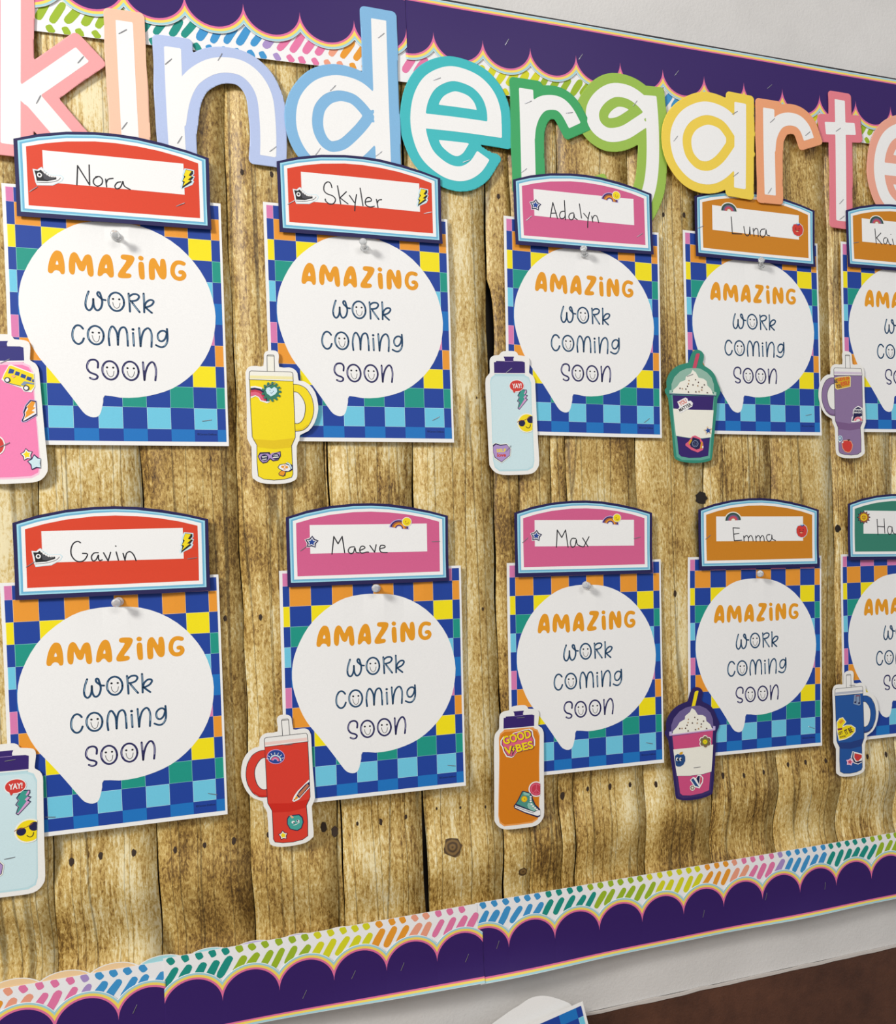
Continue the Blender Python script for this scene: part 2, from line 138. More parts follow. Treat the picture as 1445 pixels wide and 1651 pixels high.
59],[-636,79],[-658,44],[-680,79],[-720,58],[-718,97],[-765,96],[-741,129],[-782,147],[-741,166],[-765,199],[-719,199],[-721,238],[-681,217]]],["sun_sticker","poly","rust",[[-659,235],[-639,211],[-607,224],[-605,194],[-569,
193],[-585,166],[-555,149],[-585,133],[-569,106],[-605,104],[-607,74],[-639,87],[-658,62],[-678,86],[-710,73],[-712,103],[-747,104],[-732,131],[-761,148],[-732,164],[-748,191],[-712,193],[-710,223],[-678,210]]],["sun_sticker",
"poly","yellow",[[-599,149],[-601,161],[-605,172],[-612,182],[-622,190],[-633,196],[-646,200],[-659,201],[-672,200],[-684,196],[-696,189],[-705,181],[-712,171],[-716,160],[-718,148],[-716,136],[-712,125],[-705,115],[-695,
107],[-684,101],[-672,97],[-658,96],[-645,97],[-633,101],[-622,108],[-612,116],[-605,126],[-601,137]]],["sun_sticker","poly","gold",[[-614,149],[-615,158],[-618,167],[-624,174],[-631,181],[-639,185],[-649,188],[-659,189],
[-669,188],[-678,185],[-687,180],[-694,174],[-699,166],[-702,157],[-703,148],[-702,139],[-699,130],[-693,123],[-686,116],[-678,112],[-668,109],[-658,108],[-648,109],[-639,112],[-631,117],[-623,123],[-618,131],[-615,140]]],
["sun_sticker","poly","brownink",[[-672,160],[-674,166],[-679,169],[-684,166],[-686,160],[-684,153],[-679,151],[-674,153]]],["sun_sticker","poly","brownink",[[-634,156],[-636,163],[-641,165],[-646,163],[-648,156],[-646,150],
[-641,147],[-636,150]]],["sun_sticker","stroke","brownink",5.8,[[-681,133],[-658,122],[-636,134]],1]]},"shape":{"bottle":{"outer":[[-272,676],[-255,717],[-214,742],[-152,751],[-125,783],[-89,802],[-16,809],[57,808],[92,787],
[109,760],[170,754],[227,741],[249,707],[251,656],[243,574],[245,534],[288,505],[316,444],[320,343],[323,210],[327,6],[334,-331],[342,-597],[325,-679],[270,-745],[185,-771],[17,-777],[-138,-777],[-240,-747],[-305,-673],[-319,
-588],[-326,-206],[-335,144],[-337,394],[-319,470],[-277,518],[-274,596]],"art":[["bottle_body","poly","@1",[[-276,406],[-262,461],[-211,500],[-15,507],[173,511],[235,483],[264,412],[263,56],[271,-209],[275,-607],[256,-684],
[187,-722],[-2,-729],[-189,-731],[-249,-683],[-268,-588],[-269,-407],[-268,146]]],["bottle_body","poly","@0",[[-266,387],[-252,440],[-204,478],[-15,484],[167,488],[226,461],[255,393],[254,49],[262,-207],[265,-591],[247,-665],
[180,-701],[-2,-709],[-182,-710],[-240,-664],[-259,-572],[-259,-397],[-259,136]]],["bottle_body","stroke","@1",10.2,[[-211,505],[178,515]],0],["bottle_cap","poly","@2",[[-218,658],[-191,661],[-190,674],[-74,676],[-79,709],
[-91,734],[49,739],[37,708],[40,682],[157,683],[188,672],[187,534],[-15,527],[-218,522]]],["bottle_cap","stroke","@3",4.1,[[-74,674],[38,678]],0]]},"tumbler":{"outer":[[-305,545],[-285,590],[-247,612],[-183,616],[-114,618],
[-103,749],[-75,790],[-29,803],[27,802],[56,775],[62,731],[61,612],[171,611],[227,591],[263,544],[272,460],[317,456],[392,413],[456,320],[483,179],[475,78],[434,-43],[364,-135],[267,-186],[260,-246],[224,-321],[221,-547],
[217,-677],[182,-725],[87,-756],[-54,-762],[-184,-749],[-260,-704],[-281,-645],[-275,-329],[-318,-231],[-309,142],[-311,486]],"art":[["lid","poly","@3",[[-273,453],[-267,536],[-249,556],[188,557],[211,533],[212,448]]],["lid",
"poly","@4",[[-263,502],[209,503],[209,468],[-264,468]]],["lid","stroke","@2",5.7,[[-273,453],[-267,536],[-262,550],[-249,556],[-32,556],[188,557],[205,550],[211,533],[212,448]],0],["straw","poly","@3",[[-72,558],[-68,741],
[-58,751],[2,751],[9,742],[8,555]]],["straw","stroke","@2",5.8,[[-72,558],[-68,741],[-58,751],[2,751],[9,742],[8,555]],0],["straw","stroke","@2",5.8,[[-64,737],[6,738]],0],["handle","poly","@0",[[211,413],[277,407],[352,367],
[411,268],[431,148],[418,37],[366,-74],[297,-130],[215,-142],[216,-48],[243,-51],[282,-30],[317,25],[336,116],[332,196],[301,265],[255,317],[212,323]]],["handle","poly","@1",[[366,-74],[297,-130],[215,-142],[214,-121],[293,
-107],[352,-59]]],["handle","stroke","@2",5.8,[[211,413],[277,407],[352,367],[411,268],[431,148],[418,37],[366,-74],[297,-130],[215,-142]],1],["handle","stroke","@2",5.8,[[216,-48],[243,-51],[282,-30],[317,25],[336,116],[332,
196],[301,265],[255,317],[212,323]],1],["tumbler_body","poly","@0",[[-269,453],[212,448],[211,253],[213,-146],[211,-216],[168,-312],[169,-497],[171,-647],[155,-685],[70,-709],[-43,-717],[-154,-705],[-213,-670],[-221,-497],
[-215,-309],[-262,-211],[-268,143]]],["tumbler_body","poly","@1",[[-258,-236],[-27,-253],[207,-221],[168,-312],[169,-332],[-31,-353],[-213,-329],[-215,-309]]],["tumbler_body","stroke","@2",5.7,[[-269,453],[212,448],[211,253],
[213,-146],[211,-216],[168,-312],[169,-497],[171,-647],[155,-685],[70,-709],[-43,-717],[-154,-705],[-213,-670],[-221,-497],[-215,-309],[-262,-211],[-268,143],[-269,453]],0]]},"cup":{"outer":[[-385,274],[-388,352],[-353,441],
[-287,521],[-188,583],[-69,615],[-41,632],[0,737],[39,788],[89,805],[154,788],[191,735],[183,666],[169,621],[194,585],[289,531],[353,454],[389,356],[426,268],[418,198],[377,127],[361,-42],[340,-192],[304,-490],[276,-679],
[242,-729],[98,-757],[-55,-759],[-195,-739],[-269,-710],[-300,-661],[-323,-348],[-348,-105],[-368,119],[-408,196],[-410,244]],"art":[["cup_body","poly","@0",[[-318,179],[334,174],[328,136],[245,-694],[99,-724],[-183,-719],
[-263,-675],[-291,-348]]],["cup_body","poly","@3",[[-302,167],[323,166],[297,-33],[-1,-28],[-292,-18]]],["cup_body","poly","@3",[[-251,-392],[-67,-419],[130,-425],[249,-409],[216,-659],[100,-685],[-74,-690],[-193,-670],[-229,
-636]]],["cup_sleeve","poly","@5",[[-300,-16],[-1,-28],[314,-28],[292,-222],[266,-403],[130,-419],[-66,-414],[-265,-387],[-286,-192]]],["dome_lid","poly","@1",[[-317,225],[-314,315],[-268,414],[-180,495],[-82,538],[38,552],
[136,541],[233,490],[297,423],[328,334],[332,223]]],["whipped_cream","poly","cream",[[-302,194],[-290,238],[-229,288],[-184,348],[-103,380],[-96,425],[-19,471],[10,523],[58,489],[99,416],[176,404],[219,371],[228,312],[282,
264],[313,190],[6,190]]],["dome_lid","poly","@2",[[-346,234],[-311,237],[-307,208],[318,200],[327,230],[363,224],[359,181],[354,171],[-350,186]]],["dome_lid","stroke","@6",10.2,[[-345,183],[354,173]],0],["straw","poly","@4",
[[82,752],[120,754],[127,742],[65,548],[10,546],[67,735]]],["whipped_cream","poly","tan",[[-39,372],[-42,380],[-49,383],[-56,380],[-59,372],[-56,364],[-49,361],[-42,365]]],["whipped_cream","poly","brownink",[[59,387],[57,
395],[50,398],[43,394],[40,387],[42,379],[49,376],[56,380]]],["whipped_cream","poly","brownink",[[102,352],[99,360],[92,363],[85,359],[82,352],[85,344],[92,341],[99,344]]],["whipped_cream","poly","tan",[[-49,328],[-52,336],
[-59,339],[-65,335],[-69,327],[-66,320],[-59,317],[-52,320]]],["whipped_cream","poly","brownink",[[-66,293],[-69,301],[-76,304],[-83,300],[-86,293],[-83,285],[-76,282],[-69,285]]],["whipped_cream","poly","brownink",[[-91,
255],[-94,263],[-101,266],[-108,262],[-111,255],[-108,247],[-101,244],[-94,247]]],["whipped_cream","poly","tan",[[-145,259],[-148,266],[-155,269],[-161,266],[-165,258],[-162,250],[-155,247],[-148,251]]],["whipped_cream","poly",
"brownink",[[-181,262],[-183,270],[-190,273],[-197,270],[-200,262],[-197,254],[-191,251],[-184,255]]],["whipped_cream","poly","brownink",[[16,315],[13,323],[6,326],[-1,322],[-4,315],[-1,307],[6,304],[13,307]]],["whipped_cream",
"poly","tan",[[89,305],[87,312],[80,315],[73,312],[70,304],[72,296],[79,293],[86,297]]],["whipped_cream","poly","brownink",[[188,320],[186,328],[179,331],[172,327],[169,320],[171,312],[178,309],[185,313]]],["whipped_cream",
"poly","brownink",[[151,285],[149,292],[142,295],[135,292],[132,284],[134,276],[141,273],[148,277]]],["whipped_cream","poly","tan",[[146,247],[143,255],[136,258],[129,254],[126,246],[129,239],[136,236],[143,239]]],["whipped_cream",
"poly","brownink",[[56,220],[54,227],[47,230],[40,227],[37,219],[40,212],[46,209],[53,212]]],["whipped_cream","poly","brownink",[[-57,215],[-59,222],[-66,225],[-73,222],[-76,214],[-74,207],[-67,204],[-60,207]]],["whipped_cream",
"poly","tan",[[104,224],[101,232],[94,235],[87,231],[84,224],[87,216],[93,213],[100,216]]],["whipped_cream","poly","brownink",[[229,213],[227,220],[220,223],[213,220],[210,212],[212,205],[219,202],[226,205]]]]}},"cut":{"blue_bottle":{"kind":"bottle",
"col":["icedblue","icelight","purpleink","lavender"],"pose":[0.24409,0.15886,1.0,0.0,0.0,1.0],"own":[["speech_sticker","poly","paperwhite",[[171,367],[169,385],[162,402],[151,417],[135,429],[117,438],[96,444],[73,445],[51,
442],[30,436],[10,425],[-6,412],[-18,396],[-26,379],[-29,361],[-27,343],[-20,326],[-9,311],[6,299],[25,290],[46,284],[68,283],[91,286],[112,292],[131,302],[148,316],[160,331],[168,349]]],["speech_sticker","poly","red",[[163,
369],[161,384],[155,399],[144,412],[130,423],[113,431],[93,436],[73,437],[53,434],[33,429],[15,420],[1,408],[-11,394],[-18,379],[-21,363],[-19,348],[-13,333],[-2,320],[12,309],[29,301],[48,296],[69,295],[89,297],[109,303],
[126,312],[141,324],[153,338],[160,353]]],["speech_sticker","poly","red",[[15,314],[32,271],[64,305]]],["speech_sticker","text","paperwhite","YAY!",[74,366],[123,8],[0,61]],["bolt_sticker","poly","navyink",[[125,322],[203,
319],[205,287],[186,258],[217,246],[190,215],[213,195],[96,61],[75,80],[95,149],[70,172],[95,215],[78,243]]],["bolt_sticker","poly","pinklilac",[[133,312],[198,311],[195,286],[173,254],[204,240],[176,209],[202,193],[98,71],
[84,83],[104,149],[80,174],[103,213],[88,241]]],["bolt_sticker","poly","teal",[[133,312],[185,312],[163,267],[186,256],[155,220],[173,204],[94,83],[86,88],[106,152],[83,176],[106,215],[89,243]]],["smiley_sticker","poly","cream",
[[266,-107],[266,-85],[267,-64],[268,-44],[268,-26],[269,-10],[262,2],[241,11],[220,16],[197,18],[174,16],[152,9],[131,0],[112,-13],[96,-29],[82,-47],[72,-67],[66,-88],[63,-110],[64,-132],[70,-153],[79,-173],[91,-191],[106,
-206],[125,-218],[145,-227],[167,-233],[189,-235],[212,-232],[234,-226],[255,-217],[263,-204],[263,-189],[264,-170],[264,-150],[265,-129]]],["smiley_sticker","poly","yellow",[[266,-107],[266,-88],[267,-69],[268,-51],[268,
-35],[268,-21],[253,-10],[235,-2],[216,2],[197,4],[177,2],[158,-4],[139,-12],[123,-24],[109,-38],[97,-54],[88,-72],[82,-91],[80,-110],[81,-129],[85,-148],[93,-166],[104,-181],[118,-195],[133,-206],[151,-214],[170,-219],[190,
-220],[209,-218],[229,-213],[247,-205],[263,-193],[264,-179],[264,-163],[265,-146],[265,-127]]],["smiley_sticker","poly","navyink",[[170,-111],[169,-101],[166,-92],[161,-84],[154,-78],[146,-73],[137,-70],[127,-69],[117,-70],
[108,-73],[99,-78],[92,-85],[87,-93],[83,-103],[82,-112],[83,-121],[86,-130],[91,-138],[97,-145],[106,-150],[115,-153],[124,-154],[134,-153],[144,-150],[152,-144],[159,-137],[165,-129],[168,-120]]],["smiley_sticker","poly",
"navyink",[[267,-64],[267,-52],[268,-41],[268,-31],[268,-24],[258,-19],[245,-18],[233,-20],[221,-25],[211,-32],[203,-42],[197,-53],[195,-66],[197,-78],[201,-89],[209,-98],[218,-106],[230,-110],[242,-112],[255,-110],[266,-105],
[266,-98],[266,-88],[267,-77]]],["smiley_sticker","stroke","rust",7.2,[[65,-100],[91,-85],[154,-73],[191,-57],[229,-31]],1],["smiley_sticker","stroke","black",8.3,[[178,-157],[204,-174],[230,-159],[237,-128]],1],["heart_sticker",
"poly","cream",[[-268,-388],[-231,-367],[-173,-385],[-82,-373],[-26,-439],[-38,-538],[-160,-628],[-253,-569],[-272,-502]]],["heart_sticker","poly","navyink",[[-265,-397],[-229,-374],[-168,-391],[-85,-383],[-35,-444],[-48,
-532],[-159,-616],[-247,-557],[-266,-492]]],["heart_sticker","poly","lavender",[[-261,-419],[-224,-388],[-166,-406],[-85,-393],[-40,-446],[-53,-527],[-159,-608],[-239,-552],[-263,-487]]],["heart_sticker","text","yellow","SELF",
[-157,-464],[124,7],[-1,42]],["heart_sticker","text","red","love",[-156,-522],[113,4],[0,50]]],"card":"cardwhite"},"blue_bottle_left":{"kind":"bottle","col":["icedblue","icelight","purpleink","lavender"],"pose":[-0.32773,
-0.28995,1.04315,-0.04384,0.04384,1.04315],"own":"blue_bottle","card":"cardwhite"},"pink_bottle":{"kind":"bottle","col":["bubblegum","pinkpale","indigo","purpleink"],"pose":[-0.31163,0.15256,1.00721,0.01988,-0.01988,1.00721],
"own":[["bus_sticker","poly","paperwhite",[[-32,351],[-13,400],[33,486],[58,492],[265,405],[268,261],[236,200],[163,208],[143,242],[34,284],[-8,297],[-41,331]]],["bus_sticker","poly","yellow",[[-25,351],[-5,396],[36,476],
[54,482],[262,395],[262,261],[228,220],[135,267],[26,298],[-24,336]]],["bus_sticker","poly","royal",[[41,451],[86,438],[72,398],[23,397]]],["bus_sticker","poly","royal",[[98,424],[136,410],[124,373],[84,384]]],["bus_sticker",
"poly","royal",[[149,398],[192,383],[179,345],[137,361]]],["bus_sticker","poly","royal",[[203,371],[243,359],[233,319],[189,336]]],["bus_sticker","poly","royal",[[251,345],[261,340],[260,308],[242,315]]],["bus_sticker","poly",
"peach",[[50,373],[71,383],[94,366],[70,349]]],["bus_sticker","poly","greyblue",[[136,277],[171,317],[261,300],[258,285],[196,293],[165,268]]],["bus_sticker","stroke","navyink",4.6,[[26,293],[135,265]],0],["bus_sticker","poly",
"navyink",[[43,327],[42,334],[41,340],[37,346],[33,350],[28,353],[22,355],[16,356],[10,355],[4,353],[-2,349],[-6,344],[-10,338],[-12,332],[-13,326],[-13,319],[-11,313],[-8,307],[-3,303],[2,299],[8,297],[14,297],[20,298],[26,
300],[31,304],[36,309],[40,314],[42,321]]],["bus_sticker","poly","paperwhite",[[34,327],[33,331],[32,335],[30,339],[27,342],[24,344],[20,346],[16,346],[11,345],[7,344],[4,341],[1,338],[-2,334],[-3,330],[-4,326],[-3,321],[-2,
317],[0,314],[3,311],[6,308],[10,307],[14,307],[18,307],[22,309],[26,311],[29,315],[31,318],[33,323]]],["bus_sticker","poly","navyink",[[216,245],[215,252],[213,258],[210,264],[206,268],[201,272],[195,274],[189,274],[182,
273],[176,271],[171,267],[166,262],[162,257],[160,250],[159,244],[160,237],[161,231],[165,225],[169,221],[174,217],[180,215],[186,215],[193,216],[199,218],[204,222],[209,227],[213,232],[215,239]]],["bus_sticker","poly","paperwhite",
[[206,245],[206,249],[205,254],[203,257],[200,260],[196,263],[192,264],[188,264],[184,264],[180,262],[176,260],[173,256],[171,253],[169,248],[169,244],[169,240],[170,235],[172,232],[175,229],[179,226],[183,225],[187,225],
[191,225],[195,227],[199,229],[202,233],[204,236],[206,241]]],["bolt_sticker","poly","lilac",[[216,125],[277,112],[277,-48],[173,-119],[134,-125],[123,-110],[148,-45],[142,-10],[166,59]]],["bolt_sticker","poly","navyink",
[[220,118],[274,107],[274,-43],[169,-111],[137,-118],[130,-105],[156,-45],[149,-15],[175,60]]],["bolt_sticker","poly","paperwhite",[[228,106],[268,94],[269,-28],[156,-104],[143,-108],[167,-40],[161,-22],[187,38],[180,50]]],
["bolt_sticker","poly","orange",[[231,106],[265,96],[245,41],[266,37],[228,1],[258,-10],[155,-85],[176,-35],[166,-25],[195,20],[185,45]]],["star_sticker","poly","navyink",[[156,-401],[183,-429],[220,-438],[204,-478],[207,
-522],[169,-518],[135,-536],[127,-494],[103,-462],[136,-439]]],["star_sticker","poly","paperwhite",[[157,-412],[179,-438],[211,-443],[196,-477],[200,-514],[168,-509],[139,-527],[135,-489],[112,-464],[142,-446]]],["star_sticker",
"poly","yellow",[[159,-430],[174,-450],[197,-452],[185,-475],[190,-502],[167,-496],[146,-511],[145,-483],[128,-466],[149,-455]]],["star_sticker","poly","navyink",[[232,-466],[268,-502],[293,-513],[291,-565],[289,-620],[250,
-616],[205,-639],[195,-585],[165,-544],[207,-514]]],["star_sticker","poly","skypale",[[234,-480],[262,-513],[292,-520],[283,-563],[289,-611],[248,-603],[211,-626],[205,-579],[176,-546],[214,-523]]],["star_sticker","poly",
"icedblue",[[236,-502],[256,-528],[286,-530],[269,-561],[276,-595],[246,-587],[220,-606],[218,-571],[196,-549],[224,-535]]],["heart_sticker","poly","paperwhite",[[-33,-374],[-34,-351],[-39,-329],[-47,-309],[-58,-293],[-72,
-281],[-88,-273],[-105,-271],[-122,-274],[-138,-281],[-153,-294],[-165,-310],[-175,-330],[-182,-352],[-184,-375],[-183,-398],[-178,-419],[-170,-439],[-159,-455],[-145,-468],[-129,-475],[-112,-478],[-96,-475],[-79,-467],[-64,
-455],[-52,-438],[-42,-419],[-35,-397]]],["heart_sticker","poly","red",[[-45,-374],[-46,-354],[-50,-335],[-57,-317],[-67,-303],[-78,-292],[-91,-286],[-105,-284],[-120,-286],[-133,-293],[-145,-304],[-156,-318],[-164,-335],
[-169,-355],[-172,-375],[-171,-395],[-167,-414],[-160,-431],[-151,-445],[-139,-456],[-126,-463],[-112,-465],[-98,-463],[-84,-456],[-72,-445],[-61,-431],[-53,-413],[-48,-394]]]],"card":"cardwhite"},"orange_bottle":{"kind":"bottle",
"col":["amber","orangelight","purpleink","lavender"],"pose":[0.23922,-0.29785,1.0049,-0.04773,0.04773,1.0049],"own":[["letter_sticker","poly","paperwhite",[[-240,386],[-202,433],[-114,434],[-61,470],[2,479],[87,496],[150,
500],[192,470],[198,402],[220,348],[217,276],[185,249],[79,229],[-38,206],[-70,164],[-102,149],[-169,170],[-208,240],[-222,303],[-242,331]]],["letter_sticker","poly","maroon",[[-224,383],[-189,427],[-107,428],[-57,460],[1,
469],[80,485],[139,488],[177,460],[183,397],[203,347],[201,280],[171,255],[72,237],[-36,215],[-66,176],[-96,162],[-158,181],[-195,247],[-207,305],[-226,331]]],["letter_sticker","poly","rose",[[-213,380],[-180,422],[-102,423],
[-55,454],[1,462],[75,477],[131,480],[167,454],[173,394],[192,347],[190,283],[161,259],[68,242],[-35,222],[-63,184],[-91,171],[-150,190],[-185,252],[-197,307],[-214,331]]],["letter_sticker","text","maroon","GOOD",[-16,403],
[371,58],[-25,107]],["letter_sticker","text","maroon","GOOD",[-10,406],[371,58],[-25,107]],["letter_sticker","text","yellow","GOOD",[-21,409],[371,58],[-25,107]],["letter_sticker","text","maroon","V BES",[3,262],[379,44],
[-20,102]],["letter_sticker","text","maroon","V BES",[8,266],[380,44],[-20,102]],["letter_sticker","text","yellow","V BES",[-2,269],[379,44],[-20,102]],["letter_sticker","poly","navyink",[[-82,298],[-45,299],[-59,270],[-41,
265],[-96,172],[-84,237],[-101,241]]],["letter_sticker","poly","yellow",[[-77,292],[-53,293],[-69,264],[-53,258],[-86,211],[-76,244],[-93,248]]],["peace_sticker","poly","paperwhite",[[270,-304],[270,-284],[271,-265],[271,
-248],[272,-233],[272,-220],[258,-209],[239,-201],[219,-196],[198,-196],[179,-199],[161,-206],[145,-217],[131,-231],[121,-247],[115,-265],[112,-284],[113,-304],[119,-324],[128,-343],[140,-360],[155,-374],[173,-386],[192,-394],
[212,-398],[233,-399],[252,-396],[267,-388],[267,-376],[268,-360],[268,-343],[269,-324]]],["peace_sticker","poly","crimson",[[270,-304],[270,-287],[271,-271],[271,-256],[272,-243],[267,-231],[252,-222],[236,-215],[218,-211],
[201,-210],[184,-213],[168,-219],[155,-228],[143,-240],[135,-254],[129,-270],[127,-286],[128,-303],[133,-320],[140,-336],[151,-351],[164,-363],[179,-373],[196,-380],[213,-384],[230,-384],[247,-382],[263,-376],[268,-365],[268,
-352],[269,-337],[269,-321]]],["peace_sticker","poly","rose",[[268,-304],[268,-289],[268,-275],[269,-263],[269,-251],[260,-241],[247,-232],[233,-226],[218,-223],[203,-223],[189,-225],[175,-230],[163,-238],[154,-248],[146,
-260],[141,-274],[139,-288],[140,-303],[144,-317],[151,-331],[160,-343],[171,-354],[184,-362],[198,-368],[213,-372],[228,-372],[243,-370],[256,-364],[266,-356],[266,-345],[267,-332],[267,-318]]],["peace_sticker","poly","crimson",
[[268,-304],[268,-292],[268,-280],[269,-269],[262,-259],[252,-250],[242,-243],[230,-238],[217,-236],[205,-235],[193,-237],[182,-242],[172,-248],[164,-257],[158,-266],[154,-278],[152,-289],[153,-302],[156,-314],[162,-325],
[169,-335],[179,-344],[189,-351],[201,-356],[214,-359],[226,-360],[238,-358],[249,-353],[259,-347],[266,-338],[267,-328],[267,-316]]],["peace_sticker","stroke","rose",8.4,[[223,-226],[208,-369]],0],["peace_sticker","stroke",
"rose",8.4,[[216,-297],[172,-344]],0],["peace_sticker","stroke","rose",8.4,[[216,-297],[257,-349]],0],["sneaker_sticker","poly","navyink",[[25,-299],[41,-296],[130,-333],[161,-337],[164,-410],[199,-497],[260,-567],[258,-660],
[220,-671],[53,-591],[-81,-512],[-93,-479],[-47,-424]]],["sneaker_sticker","poly","seagreen",[[32,-311],[46,-310],[129,-345],[143,-407],[183,-495],[228,-565],[180,-588],[86,-534],[-58,-453],[-31,-421]]],["sneaker_sticker",
"poly","mint",[[46,-312],[124,-345],[121,-373],[60,-355],[40,-342]]],["sneaker_sticker","poly","mint",[[99,-463],[152,-470],[212,-566],[180,-582],[107,-542],[88,-493]]],["sneaker_sticker","poly","gold",[[92,-411],[91,-402],
[89,-393],[84,-384],[77,-377],[70,-371],[61,-367],[52,-364],[42,-364],[33,-366],[25,-370],[18,-376],[13,-383],[10,-391],[8,-400],[9,-409],[12,-418],[17,-427],[23,-434],[31,-440],[40,-444],[49,-447],[58,-447],[67,-445],[75,
-441],[82,-435],[88,-428],[91,-420]]],["sneaker_sticker","poly","yellow",[[80,-409],[79,-403],[77,-396],[74,-391],[69,-385],[64,-381],[58,-378],[51,-377],[45,-377],[38,-378],[33,-381],[28,-385],[24,-390],[22,-395],[21,-402],
[21,-408],[23,-415],[27,-420],[31,-426],[37,-430],[43,-433],[49,-434],[56,-434],[62,-433],[68,-430],[73,-426],[76,-421],[79,-416]]],["sneaker_sticker","poly","gold",[[67,-408],[65,-398],[59,-391],[51,-390],[45,-395],[42,-404],
[44,-414],[50,-421],[58,-422],[64,-417]]],["sneaker_sticker","poly","paperwhite",[[-71,-470],[86,-549],[180,-593],[242,-573],[261,-586],[259,-640],[221,-650],[53,-576],[-79,-497]]],["sneaker_sticker","stroke","navyink",6.2,
[[-70,-485],[54,-552],[169,-605]],0],["sneaker_sticker","poly","paperwhite",[[152,-390],[149,-383],[142,-378],[132,-376],[124,-379],[121,-386],[123,-393],[131,-398],[141,-399],[149,-396]]],["sneaker_sticker","poly","paperwhite",
[[151,-418],[148,-411],[141,-406],[131,-405],[123,-408],[120,-414],[122,-421],[130,-427],[140,-428],[148,-425]]],["sneaker_sticker","poly","paperwhite",[[151,-447],[149,-440],[141,-435],[131,-434],[123,-437],[120,-443],[123,
-450],[130,-456],[140,-457],[148,-454]]],["sneaker_sticker","poly","paperwhite",[[161,-487],[158,-480],[150,-475],[140,-473],[132,-476],[129,-483],[132,-490],[140,-495],[150,-496],[158,-493]]],["sneaker_sticker","poly","paperwhite",
[[182,-516],[179,-508],[172,-503],[162,-502],[154,-505],[150,-511],[153,-518],[161,-524],[171,-525],[179,-522]]],["sneaker_sticker","poly","paperwhite",[[208,-542],[205,-535],[197,-529],[187,-528],[179,-531],[176,-537],[179,
-545],[187,-550],[197,-551],[205,-548]]],["sneaker_sticker","poly","paperwhite",[[231,-565],[228,-558],[220,-553],[210,-552],[202,-555],[199,-561],[202,-568],[209,-573],[219,-575],[227,-572]]]],"card":"cardwhite"},"yellow_tumbler":{"kind":"tumbler",
"col":["yellow","mustard","lineink","cream","butter"],"pose":[-0.0415,0.14796,1.0,0.0,0.0,1.0],"own":[["rainbow_sticker","poly","paperwhite",[[-260,374],[-209,381],[-145,368],[-110,334],[-67,227],[-54,197],[-87,182],[-160,
205],[-177,244],[-209,261],[-262,237]]],["rainbow_sticker","poly","navyink",[[-261,355],[-215,361],[-160,351],[-119,329],[-77,207],[-96,201],[-138,304],[-211,333],[-262,330]]],["rainbow_sticker","poly","crimson",[[-262,330],
[-211,338],[-165,328],[-129,304],[-91,211],[-114,206],[-153,284],[-212,312],[-263,305]]],["rainbow_sticker","poly","rose",[[-263,305],[-212,314],[-171,301],[-140,264],[-112,208],[-152,217],[-172,254],[-213,274],[-264,256]]],
["sun_heart_sticker","poly","bottlegreen",[[-30,424],[-12,394],[20,411],[21,374],[55,372],[39,339],[67,319],[37,298],[52,265],[17,262],[13,225],[-17,240],[-38,209],[-56,239],[-87,223],[-89,259],[-123,261],[-107,294],[-134,
314],[-105,335],[-119,368],[-85,371],[-81,408],[-51,392]]],["sun_heart_sticker","poly","bottlegreen",[[50,319],[49,339],[43,357],[34,374],[21,388],[5,398],[-12,404],[-31,406],[-50,403],[-68,396],[-84,385],[-98,370],[-108,
353],[-115,334],[-118,314],[-116,294],[-111,276],[-101,259],[-89,245],[-73,235],[-56,229],[-37,227],[-18,230],[0,237],[16,248],[30,262],[40,280],[47,299]]],["sun_heart_sticker","poly","skypale",[[-33,351],[-1,375],[26,358],
[29,318],[5,288],[-42,262],[-83,295],[-96,330],[-85,360],[-57,370]]],["sun_heart_sticker","poly","navyink",[[-45,334],[-46,337],[-49,339],[-52,337],[-54,334],[-53,330],[-49,329],[-46,330]]],["sun_heart_sticker","poly","navyink",
[[-8,322],[-9,326],[-12,327],[-16,325],[-17,322],[-16,318],[-13,317],[-9,319]]],["sun_heart_sticker","stroke","navyink",3.8,[[-46,306],[-35,299],[-21,309]],1],["sun_heart_sticker","poly","bottlegreen",[[77,319],[75,328],[68,
333],[59,333],[52,328],[49,319],[52,310],[58,305],[67,305],[74,311]]],["sun_heart_sticker","poly","bottlegreen",[[64,271],[62,280],[55,285],[47,285],[39,279],[36,270],[39,262],[46,256],[54,257],[61,262]]],["sun_heart_sticker",
"poly","bottlegreen",[[32,233],[30,242],[23,247],[14,247],[7,241],[4,233],[7,224],[13,219],[22,219],[29,224]]],["sun_heart_sticker","poly","bottlegreen",[[-12,215],[-14,223],[-21,229],[-30,228],[-37,223],[-40,214],[-37,205],
[-31,200],[-22,200],[-15,206]]],["sun_heart_sticker","poly","bottlegreen",[[-58,220],[-60,228],[-67,233],[-75,233],[-83,228],[-86,219],[-83,210],[-76,205],[-68,205],[-61,211]]],["sun_heart_sticker","poly","bottlegreen",[[-95,
247],[-97,255],[-104,261],[-112,260],[-120,255],[-123,246],[-120,237],[-113,232],[-105,232],[-98,238]]],["sun_heart_sticker","poly","bottlegreen",[[-115,290],[-117,298],[-124,304],[-132,303],[-140,298],[-143,289],[-140,280],
[-133,275],[-125,275],[-118,281]]],["sun_heart_sticker","poly","bottlegreen",[[-113,339],[-115,348],[-122,353],[-131,353],[-138,347],[-141,338],[-138,330],[-132,324],[-123,325],[-116,330]]],["sun_heart_sticker","poly","bottlegreen",
[[-90,383],[-92,392],[-99,397],[-108,397],[-115,391],[-118,382],[-116,374],[-109,368],[-100,369],[-93,374]]],["sun_heart_sticker","poly","bottlegreen",[[-51,412],[-53,421],[-60,426],[-69,426],[-76,420],[-79,411],[-77,403],
